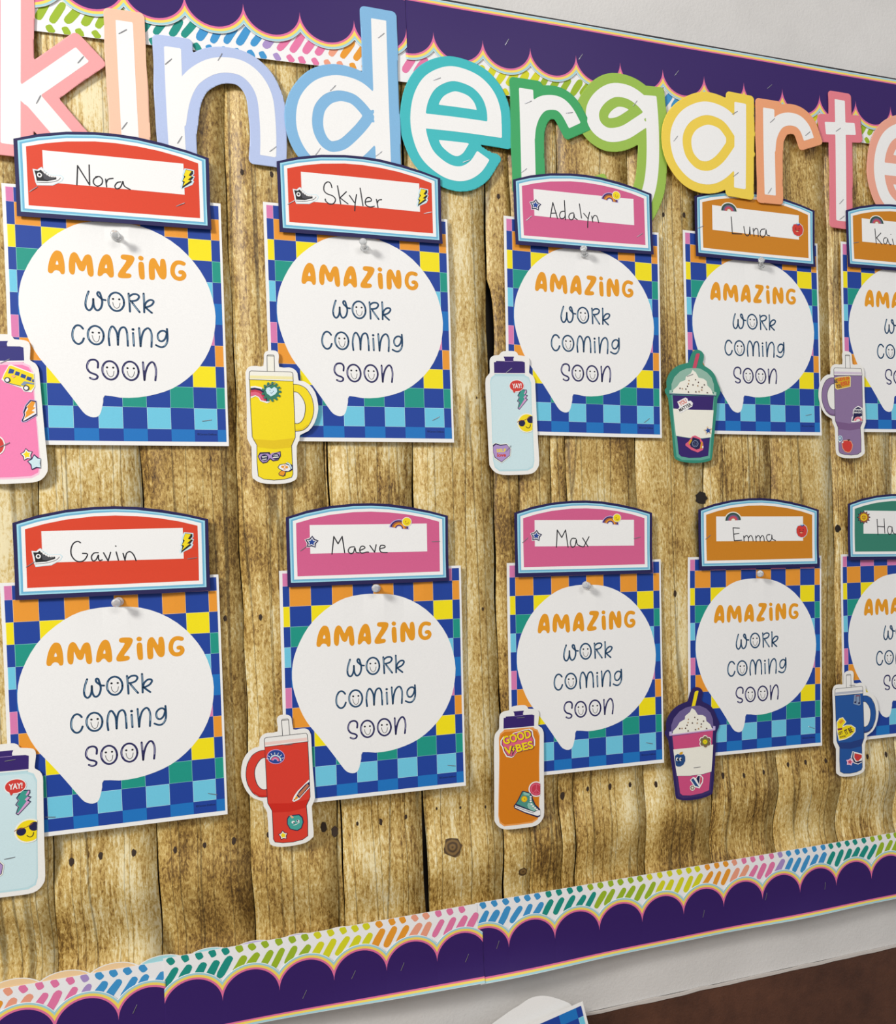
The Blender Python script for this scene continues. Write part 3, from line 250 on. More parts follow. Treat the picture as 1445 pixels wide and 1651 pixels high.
[-70,398],[-61,398],[-54,403]]],["sun_heart_sticker","poly","bottlegreen",[[-5,420],[-7,428],[-14,433],[-23,433],[-30,428],[-33,419],[-30,410],[-24,405],[-15,405],[-8,411]]],["sun_heart_sticker","poly","bottlegreen",[[38,
403],[36,412],[29,417],[20,417],[13,411],[10,403],[12,394],[19,389],[28,389],[35,395]]],["sun_heart_sticker","poly","bottlegreen",[[68,367],[65,376],[58,381],[50,381],[43,375],[40,366],[42,358],[49,353],[58,353],[65,358]]],
["sunglasses_sticker","poly","navyink",[[-210,-438],[-185,-393],[-78,-388],[-75,-410],[43,-379],[44,-437],[11,-487],[-45,-497],[-77,-472],[-111,-512],[-157,-522],[-189,-492]]],["sunglasses_sticker","poly","lavender",[[-201,
-440],[-177,-410],[-98,-406],[-75,-422],[-51,-398],[38,-392],[34,-437],[7,-477],[-40,-485],[-76,-457],[-115,-502],[-157,-509],[-182,-482]]],["sunglasses_sticker","poly","navyink",[[-95,-455],[-95,-446],[-98,-438],[-103,-431],
[-109,-424],[-117,-420],[-126,-417],[-135,-416],[-144,-417],[-153,-420],[-161,-424],[-168,-431],[-173,-438],[-177,-447],[-178,-455],[-177,-464],[-175,-473],[-170,-480],[-164,-486],[-156,-491],[-147,-494],[-138,-495],[-129,
-494],[-120,-491],[-112,-486],[-105,-480],[-99,-472],[-96,-464]]],["sunglasses_sticker","poly","navyink",[[30,-439],[29,-431],[26,-423],[22,-416],[15,-410],[7,-405],[-2,-402],[-11,-401],[-20,-402],[-29,-405],[-37,-410],[-44,
-416],[-49,-423],[-53,-431],[-54,-439],[-53,-448],[-51,-456],[-46,-463],[-39,-469],[-32,-473],[-23,-476],[-13,-477],[-4,-476],[5,-473],[13,-469],[20,-463],[25,-455],[29,-447]]],["sunglasses_sticker","text","paperwhite","too",
[-138,-442],[55,8],[-2,22]],["sunglasses_sticker","text","paperwhite","cool",[-139,-472],[46,7],[-2,22]],["sunglasses_sticker","text","paperwhite","COOL",[-12,-427],[51,5],[-1,20]],["sunglasses_sticker","stroke","paperwhite",
9.6,[[-44,-455],[17,-447]],0],["mushroom_sticker","poly","navyink",[[4,-566],[29,-532],[95,-522],[119,-507],[169,-542],[168,-597],[139,-617],[91,-626],[85,-666],[61,-676],[15,-661],[11,-636],[45,-601],[17,-586]]],["mushroom_sticker",
"poly","paperwhite",[[13,-566],[33,-540],[90,-529],[132,-547],[149,-592],[120,-612],[64,-606],[22,-581]]],["mushroom_sticker","poly","orange",[[45,-608],[87,-616],[71,-661],[60,-666],[20,-654],[20,-634]]],["mushroom_sticker",
"poly","orange",[[79,-562],[77,-555],[70,-549],[61,-548],[51,-549],[44,-555],[42,-562],[44,-569],[51,-574],[60,-576],[69,-574],[76,-569]]],["mushroom_sticker","poly","orange",[[120,-567],[118,-559],[112,-553],[103,-551],[95,
-553],[88,-559],[86,-567],[88,-575],[94,-580],[102,-583],[111,-580],[117,-575]]],["mushroom_sticker","poly","peach",[[92,-587],[89,-581],[83,-578],[75,-578],[68,-581],[65,-586],[68,-592],[74,-595],[82,-595],[89,-592]]],["mushroom_sticker",
"poly","peach",[[96,-542],[94,-537],[88,-534],[81,-534],[76,-537],[73,-542],[75,-546],[81,-549],[88,-549],[94,-546]]],["mushroom_sticker","stroke","skypale",15.5,[[109,-517],[137,-532],[157,-577]],1]],"card":"cardwhite"},
"red_tumbler":{"kind":"tumbler","col":["scarlet","scarletdark","lineink","cardwhite","blush"],"pose":[-0.04475,-0.2817,-1.00143,-0.01716,-0.01716,1.00143],"own":[["rainbow_sticker","poly","pinklilac",[[-1,306],[-3,330],[-13,
352],[-28,372],[-48,388],[-72,400],[-97,405],[-123,405],[-147,399],[-168,387],[-184,371],[-195,351],[-199,329],[-197,306],[-187,283],[-172,263],[-152,247],[-129,235],[-103,230],[-77,230],[-53,236],[-32,247],[-16,264],[-5,
284]]],["rainbow_sticker","poly","royal",[[-8,307],[-11,328],[-19,349],[-33,367],[-52,382],[-74,392],[-98,397],[-121,397],[-144,392],[-163,381],[-178,366],[-188,348],[-192,328],[-189,307],[-181,287],[-167,268],[-148,254],
[-127,243],[-103,238],[-79,238],[-57,243],[-37,254],[-22,269],[-12,287]]],["rainbow_sticker","poly","icedblue",[[-40,258],[-40,269],[-42,281],[-45,293],[-50,304],[-57,314],[-65,322],[-74,329],[-84,335],[-95,339],[-106,341],
[-117,341],[-128,339],[-138,335],[-147,329],[-155,322],[-162,313],[-167,303],[-171,292],[-158,288],[-155,296],[-151,304],[-145,311],[-139,317],[-132,322],[-123,325],[-115,326],[-106,326],[-97,325],[-89,322],[-81,317],[-73,
312],[-67,305],[-62,297],[-57,288],[-55,279],[-53,269],[-53,260]]],["rainbow_sticker","poly","royal",[[-53,260],[-53,269],[-55,279],[-57,288],[-62,297],[-67,305],[-73,312],[-81,317],[-89,322],[-97,325],[-106,326],[-115,326],
[-123,325],[-132,322],[-139,317],[-145,311],[-151,304],[-155,296],[-158,288],[-153,286],[-150,293],[-146,301],[-141,307],[-135,312],[-129,316],[-122,319],[-114,320],[-106,320],[-98,319],[-91,316],[-84,312],[-77,307],[-71,
301],[-66,294],[-63,286],[-60,278],[-59,269],[-59,261]]],["rainbow_sticker","poly","rose",[[-61,259],[-61,270],[-64,281],[-68,291],[-74,300],[-82,307],[-91,313],[-100,317],[-110,319],[-120,318],[-130,315],[-138,309],[-146,
302],[-151,294],[-155,284],[-140,279],[-138,285],[-134,291],[-129,296],[-123,299],[-117,302],[-110,302],[-103,301],[-96,299],[-90,295],[-85,289],[-81,283],[-78,276],[-76,269],[-76,262]]],["rainbow_sticker","poly","pinklilac",
[[-76,262],[-76,269],[-78,276],[-81,283],[-85,289],[-90,295],[-96,299],[-103,301],[-110,302],[-117,302],[-123,299],[-129,296],[-134,291],[-138,285],[-140,279],[-129,275],[-127,279],[-125,283],[-122,286],[-118,288],[-114,289],
[-109,290],[-105,289],[-101,287],[-97,285],[-93,282],[-91,278],[-89,273],[-88,268],[-88,264]]],["rainbow_sticker","stroke","paperwhite",7.0,[[-35,292],[-13,296]],0],["rainbow_sticker","stroke","paperwhite",7.0,[[-52,321],
[-35,334]],0],["rainbow_sticker","stroke","paperwhite",7.0,[[-79,340],[-70,359]],0],["rainbow_sticker","stroke","paperwhite",6.9,[[-111,347],[-112,368]],0],["rainbow_sticker","stroke","paperwhite",6.9,[[-142,342],[-152,361]],
0],["rainbow_sticker","stroke","paperwhite",6.9,[[-166,325],[-184,339]],0],["rainbow_sticker","stroke","paperwhite",6.9,[[-179,301],[-201,308]],0],["pencil_sticker","poly","paperwhite",[[262,3],[267,-91],[142,-220],[83,-242],
[64,-226],[86,-172],[126,-120]]],["pencil_sticker","poly","navyink",[[265,-23],[265,-80],[143,-205],[115,-170],[146,-122],[216,-53]]],["pencil_sticker","poly","terracotta",[[241,-46],[260,-69],[148,-190],[127,-161]]],["pencil_sticker",
"poly","orange",[[113,-170],[135,-199],[94,-222],[81,-223]]],["pencil_sticker","poly","navyink",[[84,-208],[96,-220],[80,-225]]],["apple_sticker","poly","navyink",[[37,-395],[78,-395],[138,-397],[172,-434],[184,-495],[158,
-567],[111,-591],[71,-579],[27,-560],[-4,-496],[-2,-432],[17,-403]]],["apple_sticker","poly","teal2",[[43,-405],[79,-405],[133,-408],[164,-441],[174,-495],[151,-560],[109,-581],[73,-570],[33,-553],[5,-496],[7,-439],[24,-412]]],
["apple_sticker","poly","peach",[[28,-397],[51,-397],[77,-429],[53,-434]]],["apple_sticker","poly","paperwhite",[[87,-485],[84,-476],[78,-469],[68,-465],[58,-466],[51,-471],[48,-479],[50,-488],[57,-495],[67,-498],[77,-498],
[84,-492]]],["apple_sticker","poly","paperwhite",[[137,-477],[135,-469],[128,-463],[120,-460],[111,-461],[104,-465],[102,-472],[104,-480],[110,-486],[119,-489],[128,-488],[134,-484]]],["apple_sticker","poly","navyink",[[83,
-490],[81,-483],[75,-480],[70,-482],[67,-488],[69,-495],[75,-498],[80,-497]]],["apple_sticker","poly","navyink",[[122,-472],[120,-465],[115,-461],[109,-463],[107,-470],[109,-477],[114,-480],[120,-478]]],["apple_sticker","stroke",
"paperwhite",6.0,[[69,-516],[98,-513],[138,-490]],1],["star_sticker","poly","navyink",[[-56,-561],[-32,-589],[0,-603],[-15,-634],[-13,-670],[-47,-661],[-78,-670],[-84,-634],[-105,-603],[-75,-590]]],["star_sticker","poly",
"cream",[[-55,-571],[-36,-596],[-7,-605],[-22,-631],[-19,-663],[-48,-653],[-74,-663],[-77,-631],[-97,-606],[-70,-596]]],["star_sticker","poly","yellow",[[-54,-586],[-41,-605],[-20,-610],[-32,-628],[-28,-651],[-49,-642],[-67,
-651],[-68,-628],[-83,-611],[-63,-605]]]],"card":"cardwhite"},"purple_tumbler":{"kind":"tumbler","col":["grape","grapedark","lineink","cardwhite","lilacpale"],"pose":[0.75216,0.18011,-1.00761,-0.00968,-0.00968,1.00761],"own":[["letter_sticker",
"poly","butter",[[-211,412],[-139,430],[48,446],[72,431],[66,288],[-168,238],[-204,260]]],["letter_sticker","poly","gold",[[-206,405],[42,439],[60,426],[53,296],[-162,249],[-191,265]]],["letter_sticker","text","navyink","BE",
[-189,362],[60,6],[-4,49]],["letter_sticker","text","redorange","LIEVE IN",[-56,402],[192,29],[-7,48]],["letter_sticker","text","navyink","YOU",[-137,292],[90,13],[-7,52]],["letter_sticker","text","redorange","RSELF",[-27,
336],[154,32],[-13,56]],["cloud_sticker","poly","paperwhite",[[63,-233],[74,-163],[105,-137],[94,-101],[102,-50],[145,-13],[189,9],[237,-6],[264,-26],[256,-222],[219,-217],[121,-234]]],["cloud_sticker","poly","navyink",[[79,
-216],[105,-142],[111,-80],[126,-39],[188,-5],[237,-26],[258,-67],[256,-139],[221,-150],[116,-183],[103,-216]]],["cloud_sticker","text","paperwhite","MAKE",[187,-48],[116,2],[1,27]],["cloud_sticker","text","paperwhite","MAGIC",
[186,-89],[134,3],[1,27]],["cloud_sticker","poly","salmon",[[256,-212],[255,-199],[251,-188],[245,-177],[236,-168],[225,-161],[212,-155],[199,-152],[184,-151],[170,-152],[156,-156],[143,-162],[132,-170],[123,-179],[116,-190],
[111,-202],[109,-214],[131,-213],[133,-205],[136,-197],[141,-189],[147,-183],[155,-177],[164,-173],[174,-170],[184,-169],[194,-170],[203,-172],[212,-176],[220,-181],[226,-188],[231,-195],[233,-203],[234,-212]]],["cloud_sticker",
"poly","rose",[[234,-212],[233,-203],[231,-195],[226,-188],[220,-181],[212,-176],[203,-172],[194,-170],[184,-169],[174,-170],[164,-173],[155,-177],[147,-183],[141,-189],[136,-197],[133,-205],[131,-213],[148,-213],[149,-208],
[151,-202],[155,-197],[159,-193],[164,-189],[170,-186],[177,-185],[183,-184],[190,-184],[196,-186],[202,-188],[207,-192],[212,-196],[215,-201],[216,-207],[217,-212]]],["cloud_sticker","poly","paperwhite",[[217,-212],[216,
-207],[215,-201],[212,-196],[207,-192],[202,-188],[196,-186],[190,-184],[183,-184],[177,-185],[170,-186],[164,-189],[159,-193],[155,-197],[151,-202],[149,-208],[148,-213],[161,-213],[161,-209],[163,-206],[165,-203],[167,-200],
[171,-197],[175,-196],[179,-195],[183,-194],[187,-194],[192,-195],[195,-197],[199,-199],[201,-202],[203,-205],[204,-209],[205,-212]]],["apple_sticker","poly","peach",[[-81,-504],[-7,-498],[54,-515],[80,-572],[64,-635],[29,
-682],[-12,-687],[-65,-670],[-105,-619],[-114,-550]]],["apple_sticker","poly","red",[[-74,-513],[-8,-508],[47,-523],[69,-574],[56,-630],[24,-672],[-12,-677],[-60,-662],[-95,-616],[-103,-555]]],["apple_sticker","poly","brownink",
[[-19,-492],[29,-487],[35,-502],[4,-515]]],["smiley_sticker","poly","skypale",[[-95,-478],[-98,-460],[-106,-445],[-120,-436],[-136,-432],[-152,-436],[-166,-446],[-169,-461],[-170,-479],[-170,-496],[-168,-511],[-154,-521],
[-138,-524],[-122,-521],[-108,-510],[-99,-495]]],["smiley_sticker","poly","greyblue",[[-103,-478],[-106,-464],[-113,-452],[-123,-444],[-136,-441],[-149,-444],[-160,-452],[-167,-464],[-167,-478],[-168,-493],[-162,-504],[-151,
-512],[-138,-515],[-125,-512],[-114,-504],[-106,-492]]],["smiley_sticker","poly","skypale",[[-127,-473],[-130,-465],[-137,-459],[-146,-460],[-153,-465],[-156,-473],[-154,-482],[-147,-487],[-138,-487],[-130,-481]]],["smiley_sticker",
"poly","paperwhite",[[-132,-526],[-135,-520],[-142,-517],[-151,-517],[-158,-520],[-161,-526],[-159,-532],[-152,-536],[-143,-536],[-135,-532]]],["smiley_sticker","poly","paperwhite",[[-84,-534],[-87,-528],[-94,-524],[-103,
-524],[-110,-528],[-113,-534],[-111,-540],[-104,-544],[-95,-544],[-87,-540]]]],"card":"cardwhite"},"blue_tumbler":{"kind":"tumbler","col":["cobalt","cobaltdark","lineink","cardwhite","greypale"],"pose":[0.74629,-0.29208,1.00462,
-0.00073,0.00073,1.00462],"own":[["music_sticker","poly","greyblue",[[37,311],[59,444],[163,440],[165,289],[134,276]]],["music_sticker","poly","navyink",[[90,329],[88,336],[81,342],[72,344],[63,343],[56,339],[53,333],[56,
326],[62,320],[71,317],[81,318],[87,323]]],["music_sticker","poly","navyink",[[156,311],[154,318],[147,323],[138,326],[129,325],[122,321],[119,314],[121,307],[128,302],[137,299],[146,300],[153,304]]],["music_sticker","stroke",
"navyink",7.9,[[87,333],[89,426]],0],["music_sticker","stroke","navyink",8.0,[[151,316],[150,426]],0],["music_sticker","stroke","maroon",15.9,[[89,426],[150,424]],0],["quote_sticker","poly","cream",[[-261,70],[-211,122],[-150,
130],[-92,54],[-154,-2],[-93,12],[-8,4],[64,-45],[63,-107],[-13,-172],[-111,-203],[-232,-213],[-253,-106],[-265,-22]]],["quote_sticker","poly","yellow",[[-251,59],[-205,111],[-157,119],[-106,55],[-160,9],[-160,-22],[-93,2],
[-14,-6],[52,-54],[44,-105],[-24,-155],[-110,-188],[-220,-197],[-236,-128],[-246,-45]]],["quote_sticker","poly","orange",[[-225,67],[-169,98],[-137,74],[-195,31]]],["quote_sticker","poly","maroon",[[-251,-29],[-167,-27],[-174,
-57],[-242,-57]]],["quote_sticker","text","brownink","LET",[-199,-101],[80,17],[-15,40]],["quote_sticker","text","brownink","IT BE",[-59,-84],[122,36],[-37,74]],["quote_sticker","text","brownink","GOOD",[-164,-156],[101,8],
[-5,23]],["melon_sticker","poly","paperwhite",[[0,-392],[170,-450],[169,-494],[167,-577],[98,-601],[38,-583],[-10,-542],[-27,-472]]],["melon_sticker","poly","navyink",[[8,-405],[24,-410],[13,-487],[51,-556],[167,-551],[167,
-569],[93,-588],[26,-561],[-9,-495]]],["melon_sticker","poly","paperwhite",[[24,-410],[164,-457],[164,-546],[63,-560],[18,-498]]],["melon_sticker","poly","red",[[36,-425],[161,-464],[162,-504],[100,-549],[63,-540],[30,-489]]],
["melon_sticker","poly","crimson",[[105,-492],[102,-481],[94,-473],[84,-469],[72,-470],[64,-477],[61,-487],[64,-498],[71,-506],[82,-510],[93,-509],[102,-502]]],["star_sticker","poly","pinkpale",[[-33,-490],[-13,-524],[23,
-547],[-6,-571],[-18,-605],[-56,-586],[-99,-584],[-93,-548],[-108,-513],[-66,-510]]],["star_sticker","poly","pinkpale",[[-35,-499],[-20,-529],[13,-547],[-15,-566],[-22,-597],[-54,-578],[-91,-578],[-83,-548],[-99,-518],[-62,
-518]]],["star_sticker","poly","rosered",[[-39,-513],[-29,-536],[-5,-548],[-26,-560],[-29,-582],[-52,-567],[-78,-569],[-71,-548],[-84,-527],[-57,-528]]]],"card":"cardwhite"},"green_cup":{"kind":"cup","col":["tealpale","sage",
"sagelight","purpleink","rosered","cream","purpleink"],"pose":[0.50018,0.17239,1.0,0.0,0.0,1.0],"own":[["letter_sticker","poly","paperwhite",[[-235,78],[-110,140],[-81,124],[-71,92],[-30,96],[0,64],[-10,19],[-186,-77],[-213,
-68],[-233,-29],[-205,6]]],["letter_sticker","text","redorange","YOU",[-152,70],[106,53],[-30,53]],["letter_sticker","text","black","MATTER",[-119,5],[184,91],[-23,41]],["star_sticker","poly","gold",[[211,-252],[238,-282],
[282,-283],[258,-317],[269,-355],[226,-345],[189,-368],[187,-329],[154,-305],[195,-289]]],["star_sticker","poly","cream",[[212,-262],[236,-285],[272,-287],[253,-316],[261,-348],[226,-342],[194,-359],[191,-327],[164,-306],
[198,-292]]],["star_sticker","poly","royal",[[213,-268],[232,-293],[266,-290],[245,-315],[256,-344],[224,-334],[197,-354],[199,-323],[171,-307],[204,-297]]],["badge_sticker","poly","rose",[[-22,-394],[22,-380],[97,-413],[139,
-472],[148,-541],[136,-580],[58,-615],[-39,-581],[-129,-518],[-123,-493],[-84,-468]]],["badge_sticker","poly","navyink",[[-12,-404],[86,-433],[106,-482],[87,-561],[38,-576],[-48,-537],[-63,-493]]],["badge_sticker","poly",
"greyblue",[[69,-494],[68,-484],[64,-474],[59,-466],[51,-459],[43,-453],[32,-450],[22,-449],[11,-450],[1,-454],[-8,-459],[-16,-466],[-22,-475],[-26,-484],[-27,-495],[-26,-505],[-23,-514],[-18,-523],[-10,-530],[-1,-535],[9,
-539],[19,-540],[30,-538],[40,-535],[49,-530],[57,-522],[63,-514],[67,-504]]],["badge_sticker","poly","navyink",[[60,-494],[59,-486],[56,-478],[52,-471],[46,-465],[39,-460],[30,-458],[22,-457],[13,-458],[4,-461],[-3,-465],
[-9,-471],[-14,-478],[-17,-486],[-19,-495],[-18,-503],[-15,-511],[-11,-518],[-5,-524],[3,-528],[11,-531],[19,-532],[28,-531],[37,-528],[44,-523],[51,-517],[55,-510],[59,-502]]],["badge_sticker","poly","greyblue",[[13,-484],
[12,-480],[8,-478],[4,-480],[2,-485],[4,-489],[8,-491],[11,-489]]],["badge_sticker","poly","greyblue",[[41,-488],[40,-483],[36,-481],[32,-483],[30,-488],[32,-493],[36,-495],[40,-493]]],["badge_sticker","stroke","greyblue",
5.2,[[-2,-507],[18,-518],[40,-507]],1],["badge_sticker","poly","gold",[[-73,-463],[-40,-434],[-24,-443],[-52,-488],[-64,-513],[-82,-498]]],["badge_sticker","poly","gold",[[112,-462],[133,-482],[117,-561],[91,-561],[105,-511]]],
["badge_sticker","poly","paperwhite",[[143,-541],[140,-528],[132,-523],[124,-528],[121,-541],[124,-554],[131,-559],[139,-553]]]],"card":"greencard"},"pink_cup":{"kind":"cup","col":["violetdeep","violetgrey","lilac","berry",
"yellow","cream","pinklilac"],"pose":[0.48642,-0.2948,0.99637,0.02131,-0.02131,0.99637],"own":[["flower_sticker","poly","cream",[[282,-3],[278,15],[267,29],[251,39],[233,40],[217,35],[205,22],[200,6],[204,-11],[215,-26],[231,
-35],[249,-37],[266,-32],[277,-19]]],["flower_sticker","poly","cream",[[231,-25],[227,-8],[216,7],[200,16],[182,18],[166,12],[154,0],[149,-16],[153,-34],[164,-48],[180,-58],[198,-60],[215,-54],[226,-42]]],["flower_sticker",
"poly","cream",[[180,6],[176,23],[165,38],[149,47],[131,49],[115,43],[103,31],[99,15],[102,-3],[113,-17],[129,-27],[147,-29],[164,-23],[175,-11]]],["flower_sticker","poly","cream",[[180,59],[177,77],[166,91],[150,101],[132,
102],[115,97],[104,84],[99,68],[103,51],[113,36],[129,27],[147,25],[164,30],[176,43]]],["flower_sticker","poly","cream",[[231,82],[227,99],[217,114],[200,123],[182,125],[166,119],[154,107],[150,90],[153,73],[164,58],[180,
49],[198,47],[215,53],[227,65]]],["flower_sticker","poly","cream",[[282,51],[278,68],[268,83],[251,92],[233,94],[217,88],[205,76],[200,59],[204,42],[215,27],[231,18],[249,16],[266,22],[277,34]]],["flower_sticker","poly","brown2",
[[269,1],[266,14],[258,26],[245,33],[231,35],[218,30],[209,20],[205,7],[208,-6],[217,-18],[229,-25],[243,-27],[256,-22],[265,-12]]],["flower_sticker","poly","brown2",[[222,-20],[219,-6],[210,5],[198,13],[184,14],[171,9],[162,
0],[158,-13],[161,-27],[170,-39],[182,-46],[196,-47],[209,-43],[218,-33]]],["flower_sticker","poly","brown2",[[175,9],[172,22],[164,34],[151,41],[137,43],[124,38],[115,28],[112,15],[114,2],[123,-10],[135,-17],[149,-19],[162,
-14],[171,-4]]],["flower_sticker","poly","brown2",[[175,58],[172,72],[164,83],[151,90],[137,92],[124,87],[115,77],[112,65],[115,51],[123,39],[136,32],[150,31],[162,35],[171,45]]],["flower_sticker","poly","brown2",[[222,79],
[219,92],[211,104],[198,111],[184,113],[171,108],[162,98],[159,85],[161,72],[170,60],[182,53],[197,51],[209,56],[218,66]]],["flower_sticker","poly","brown2",[[269,50],[266,64],[258,75],[245,83],[231,84],[218,79],[209,70],
[206,57],[208,43],[217,31],[229,24],[243,23],[256,27],[265,37]]],["flower_sticker","poly","olive",[[230,28],[229,38],[226,47],[221,55],[214,62],[205,68],[196,72],[186,74],[176,74],[166,72],[157,68],[150,62],[144,55],[141,
47],[139,38],[140,29],[143,20],[149,11],[155,4],[164,-2],[173,-6],[183,-8],[193,-8],[203,-6],[212,-2],[219,4],[225,11],[228,19]]],["flower_sticker","poly","yellow",[[215,30],[214,36],[212,43],[209,49],[204,54],[199,58],[192,
60],[185,62],[179,62],[172,60],[166,58],[161,54],[157,49],[155,43],[154,36],[155,30],[157,24],[160,18],[165,13],[171,9],[177,6],[184,5],[191,5],[197,6],[203,9],[208,13],[212,18],[214,24]]],["flower_sticker","poly","gold",
[[196,32],[194,39],[188,44],[181,44],[176,41],[173,34],[175,28],[181,23],[188,22],[193,26]]],["apple_sticker","poly","cardwhite",[[-285,-108],[-241,-86],[-194,-102],[-141,-100],[-119,-137],[-121,-202],[-152,-252],[-199,-274],
[-246,-269],[-275,-249]]],["apple_sticker","poly","cobaltdark2",[[-280,-112],[-239,-91],[-195,-106],[-145,-105],[-124,-140],[-125,-201],[-155,-248],[-200,-269],[-244,-264],[-271,-245]]],["apple_sticker","poly","gold",[[-217,
-94],[-194,-71],[-155,-67],[-165,-100],[-192,-107]]],["apple_sticker","poly","paperwhite",[[-228,-164],[-230,-151],[-236,-141],[-246,-136],[-255,-139],[-262,-147],[-265,-160],[-263,-173],[-256,-183],[-247,-187],[-238,-185],
[-230,-176]]],["apple_sticker","poly","paperwhite",[[-178,-169],[-180,-156],[-187,-146],[-196,-142],[-205,-144],[-213,-153],[-215,-165],[-213,-178],[-207,-188],[-197,-193],[-188,-190],[-181,-182]]],["apple_sticker","poly",
"black",[[-225,-167],[-227,-156],[-233,-149],[-241,-148],[-247,-154],[-250,-164],[-248,-175],[-242,-183],[-234,-184],[-228,-178]]],["apple_sticker","poly","black",[[-178,-172],[-180,-163],[-184,-156],[-191,-156],[-196,-161],
[-198,-170],[-196,-180],[-191,-186],[-185,-187],[-180,-182]]],["apple_sticker","stroke","black",5.3,[[-239,-203],[-224,-215],[-209,-207]],1],["heart_sticker","poly","paperwhite",[[-61,-474],[-15,-438],[35,-455],[59,-417],
[109,-421],[145,-468],[137,-529],[81,-609],[9,-580]]],["heart_sticker","poly","cobaltdark2",[[-46,-471],[-10,-454],[76,-588],[15,-565]]],["heart_sticker","poly","navyink",[[35,-465],[64,-429],[92,-433],[77,-552],[61,-519]]],
["heart_sticker","poly","rosered",[[98,-431],[125,-466],[123,-517],[86,-563]]],["small_flower_sticker","poly","cream",[[13,-590],[10,-572],[-1,-557],[-17,-547],[-35,-545],[-51,-550],[-63,-563],[-67,-580],[-64,-599],[-53,-614],
[-37,-624],[-19,-626],[-3,-620],[9,-608]]],["small_flower_sticker","poly","brown2",[[11,-588],[-4,-598],[-9,-616],[-28,-608],[-47,-611],[-51,-593],[-65,-579],[-50,-568],[-45,-551],[-26,-559],[-7,-556],[-4,-574]]],["small_flower_sticker",
"poly","cream",[[-11,-585],[-14,-577],[-22,-570],[-32,-569],[-39,-573],[-43,-581],[-40,-590],[-32,-596],[-23,-598],[-15,-593]]]],"card":"purplecard"}},"letters":{"k":[[[-2922,6189],[-2986,4381]],[[-2894,4885],[-2272,5450]],
[[-2851,5007],[-2521,4593],[-2405,4451]]],"i":[[[-1847,5879],[-1843,5366],[-1831,4474]]],"n":[[[-1368,5667],[-1369,5159],[-1359,4477]],[[-1348,4814],[-1305,5052],[-1241,5235],[-1151,5371],[-985,5498],[-809,5550],[-633,5534],
[-492,5424],[-408,5245],[-385,4985],[-384,4746],[-393,4558]]],"d":[[[929,6361],[927,5553],[929,4581]],[[930,5205],[837,5342],[696,5471],[553,5520],[386,5516],[207,5432],[72,5263],[24,5062],[41,4871],[124,4706],[250,4616],
[379,4606],[549,4675],[723,4844],[863,5022],[934,5156]]],"e":[[[1353,5203],[1865,5212],[2425,5205]],[[2328,5201],[2328,5440],[2260,5639],[2106,5785],[1885,5843],[1716,5813],[1533,5690],[1418,5497],[1367,5262],[1378,5036],
[1454,4818],[1590,4681],[1755,4602],[1924,4610],[2071,4709],[2174,4863]]],"r":[[[2761,5782],[2761,5334],[2757,4539]],[[2764,5160],[2785,5313],[2848,5480],[2952,5605],[3087,5652],[3213,5641],[3313,5557],[3410,5393]]],"g":[[[4496,
5931],[4514,5595],[4513,5204],[4486,4874],[4421,4607],[4290,4366],[4058,4230],[3801,4319],[3656,4625]],[[4503,5692],[4369,5836],[4178,5933],[3953,5927],[3760,5792],[3662,5607],[3704,5427],[3866,5333],[4092,5380],[4306,5520],
[4502,5665]]],"a":[[[5841,5991],[5825,5410],[5803,4800]],[[5832,5545],[5648,5757],[5443,5838],[5239,5830],[5014,5708],[4882,5527],[4847,5326],[4905,5102],[5065,4939],[5248,4892],[5436,4936],[5629,5084],[5826,5342]]],"r2":[[[6297,
5978],[6291,5465],[6291,4761]],[[6301,5398],[6325,5572],[6388,5717],[6482,5821],[6622,5870],[6774,5858],[6885,5769],[6949,5624]]],"t":[[[7524,6290],[7523,5629],[7505,4523]],[[7266,5848],[7783,5899]]],"e2":[[[8181,5370],[8693,
5379],[9253,5372]],[[9156,5368],[9156,5607],[9088,5806],[8934,5952],[8713,6010],[8544,5980],[8361,5857],[8246,5664],[8195,5429],[8206,5203],[8282,4985],[8418,4848],[8583,4769],[8752,4777],[8899,4876],[9002,5030]]]},"pins":[["Nora",
[-2010,3483]],["Skyler",[675,3556]],["Adalyn",[3503,3704]],["Luna",[6152,3746]],["Gavin",[-2130,-581]],["Maeve",[678,-569]],["Max",[3413,-667]],["Emma",[6020,-612]]],"st":[["letter k upper arm",[-2291,5388],53.3,-16],["letter k at the joint of its arms",
[-2710,4899],64.8,-16],["letter i near its top",[-1866,5759],36.4,-16],["letter i near its foot",[-1885,4718],55.9,-16],["letter n stem top",[-1414,5500],46.0,-16],["letter n stem foot",[-1330,4635],60.4,-16],["letter n right foot",
[-338,4647],42.6,-16],["letter n arch top",[-874,5631],62.2,-16],["letter d stem top",[954,6172],42.9,-16],["letter d bowl top",[365,5452],48.6,-16],["letter d bowl foot",[169,4678],56.8,-16],["letter d stem foot",[877,4731],
41.6,-16],["letter e bowl top",[1618,5744],26.6,-16],["letter e lower hook",[1952,4763],25.0,-16],["letter r stem top",[2785,5612],27.4,-16],["letter r stem foot",[2699,4729],37.5,-16],["letter r arm tip",[3336,5550],12.1,
-16],["letter g bowl right",[4271,5797],51.7,-16],["letter a stem top",[5751,5841],32.3,-52],["letter a bowl left",[4836,5377],51.1,-52],["letter a stem foot",[5746,4989],38.1,-52],["letter second r stem top",[6353,5816],
41.7,-52],["letter second r arm tip",[6932,5704],39.5,-52],["letter second r stem foot",[6285,4821],55.2,-52],["letter t crossbar",[7487,5853],35.2,-16],["letter t lower stem",[7513,4807],45.3,-16],["letter t foot",[7517,
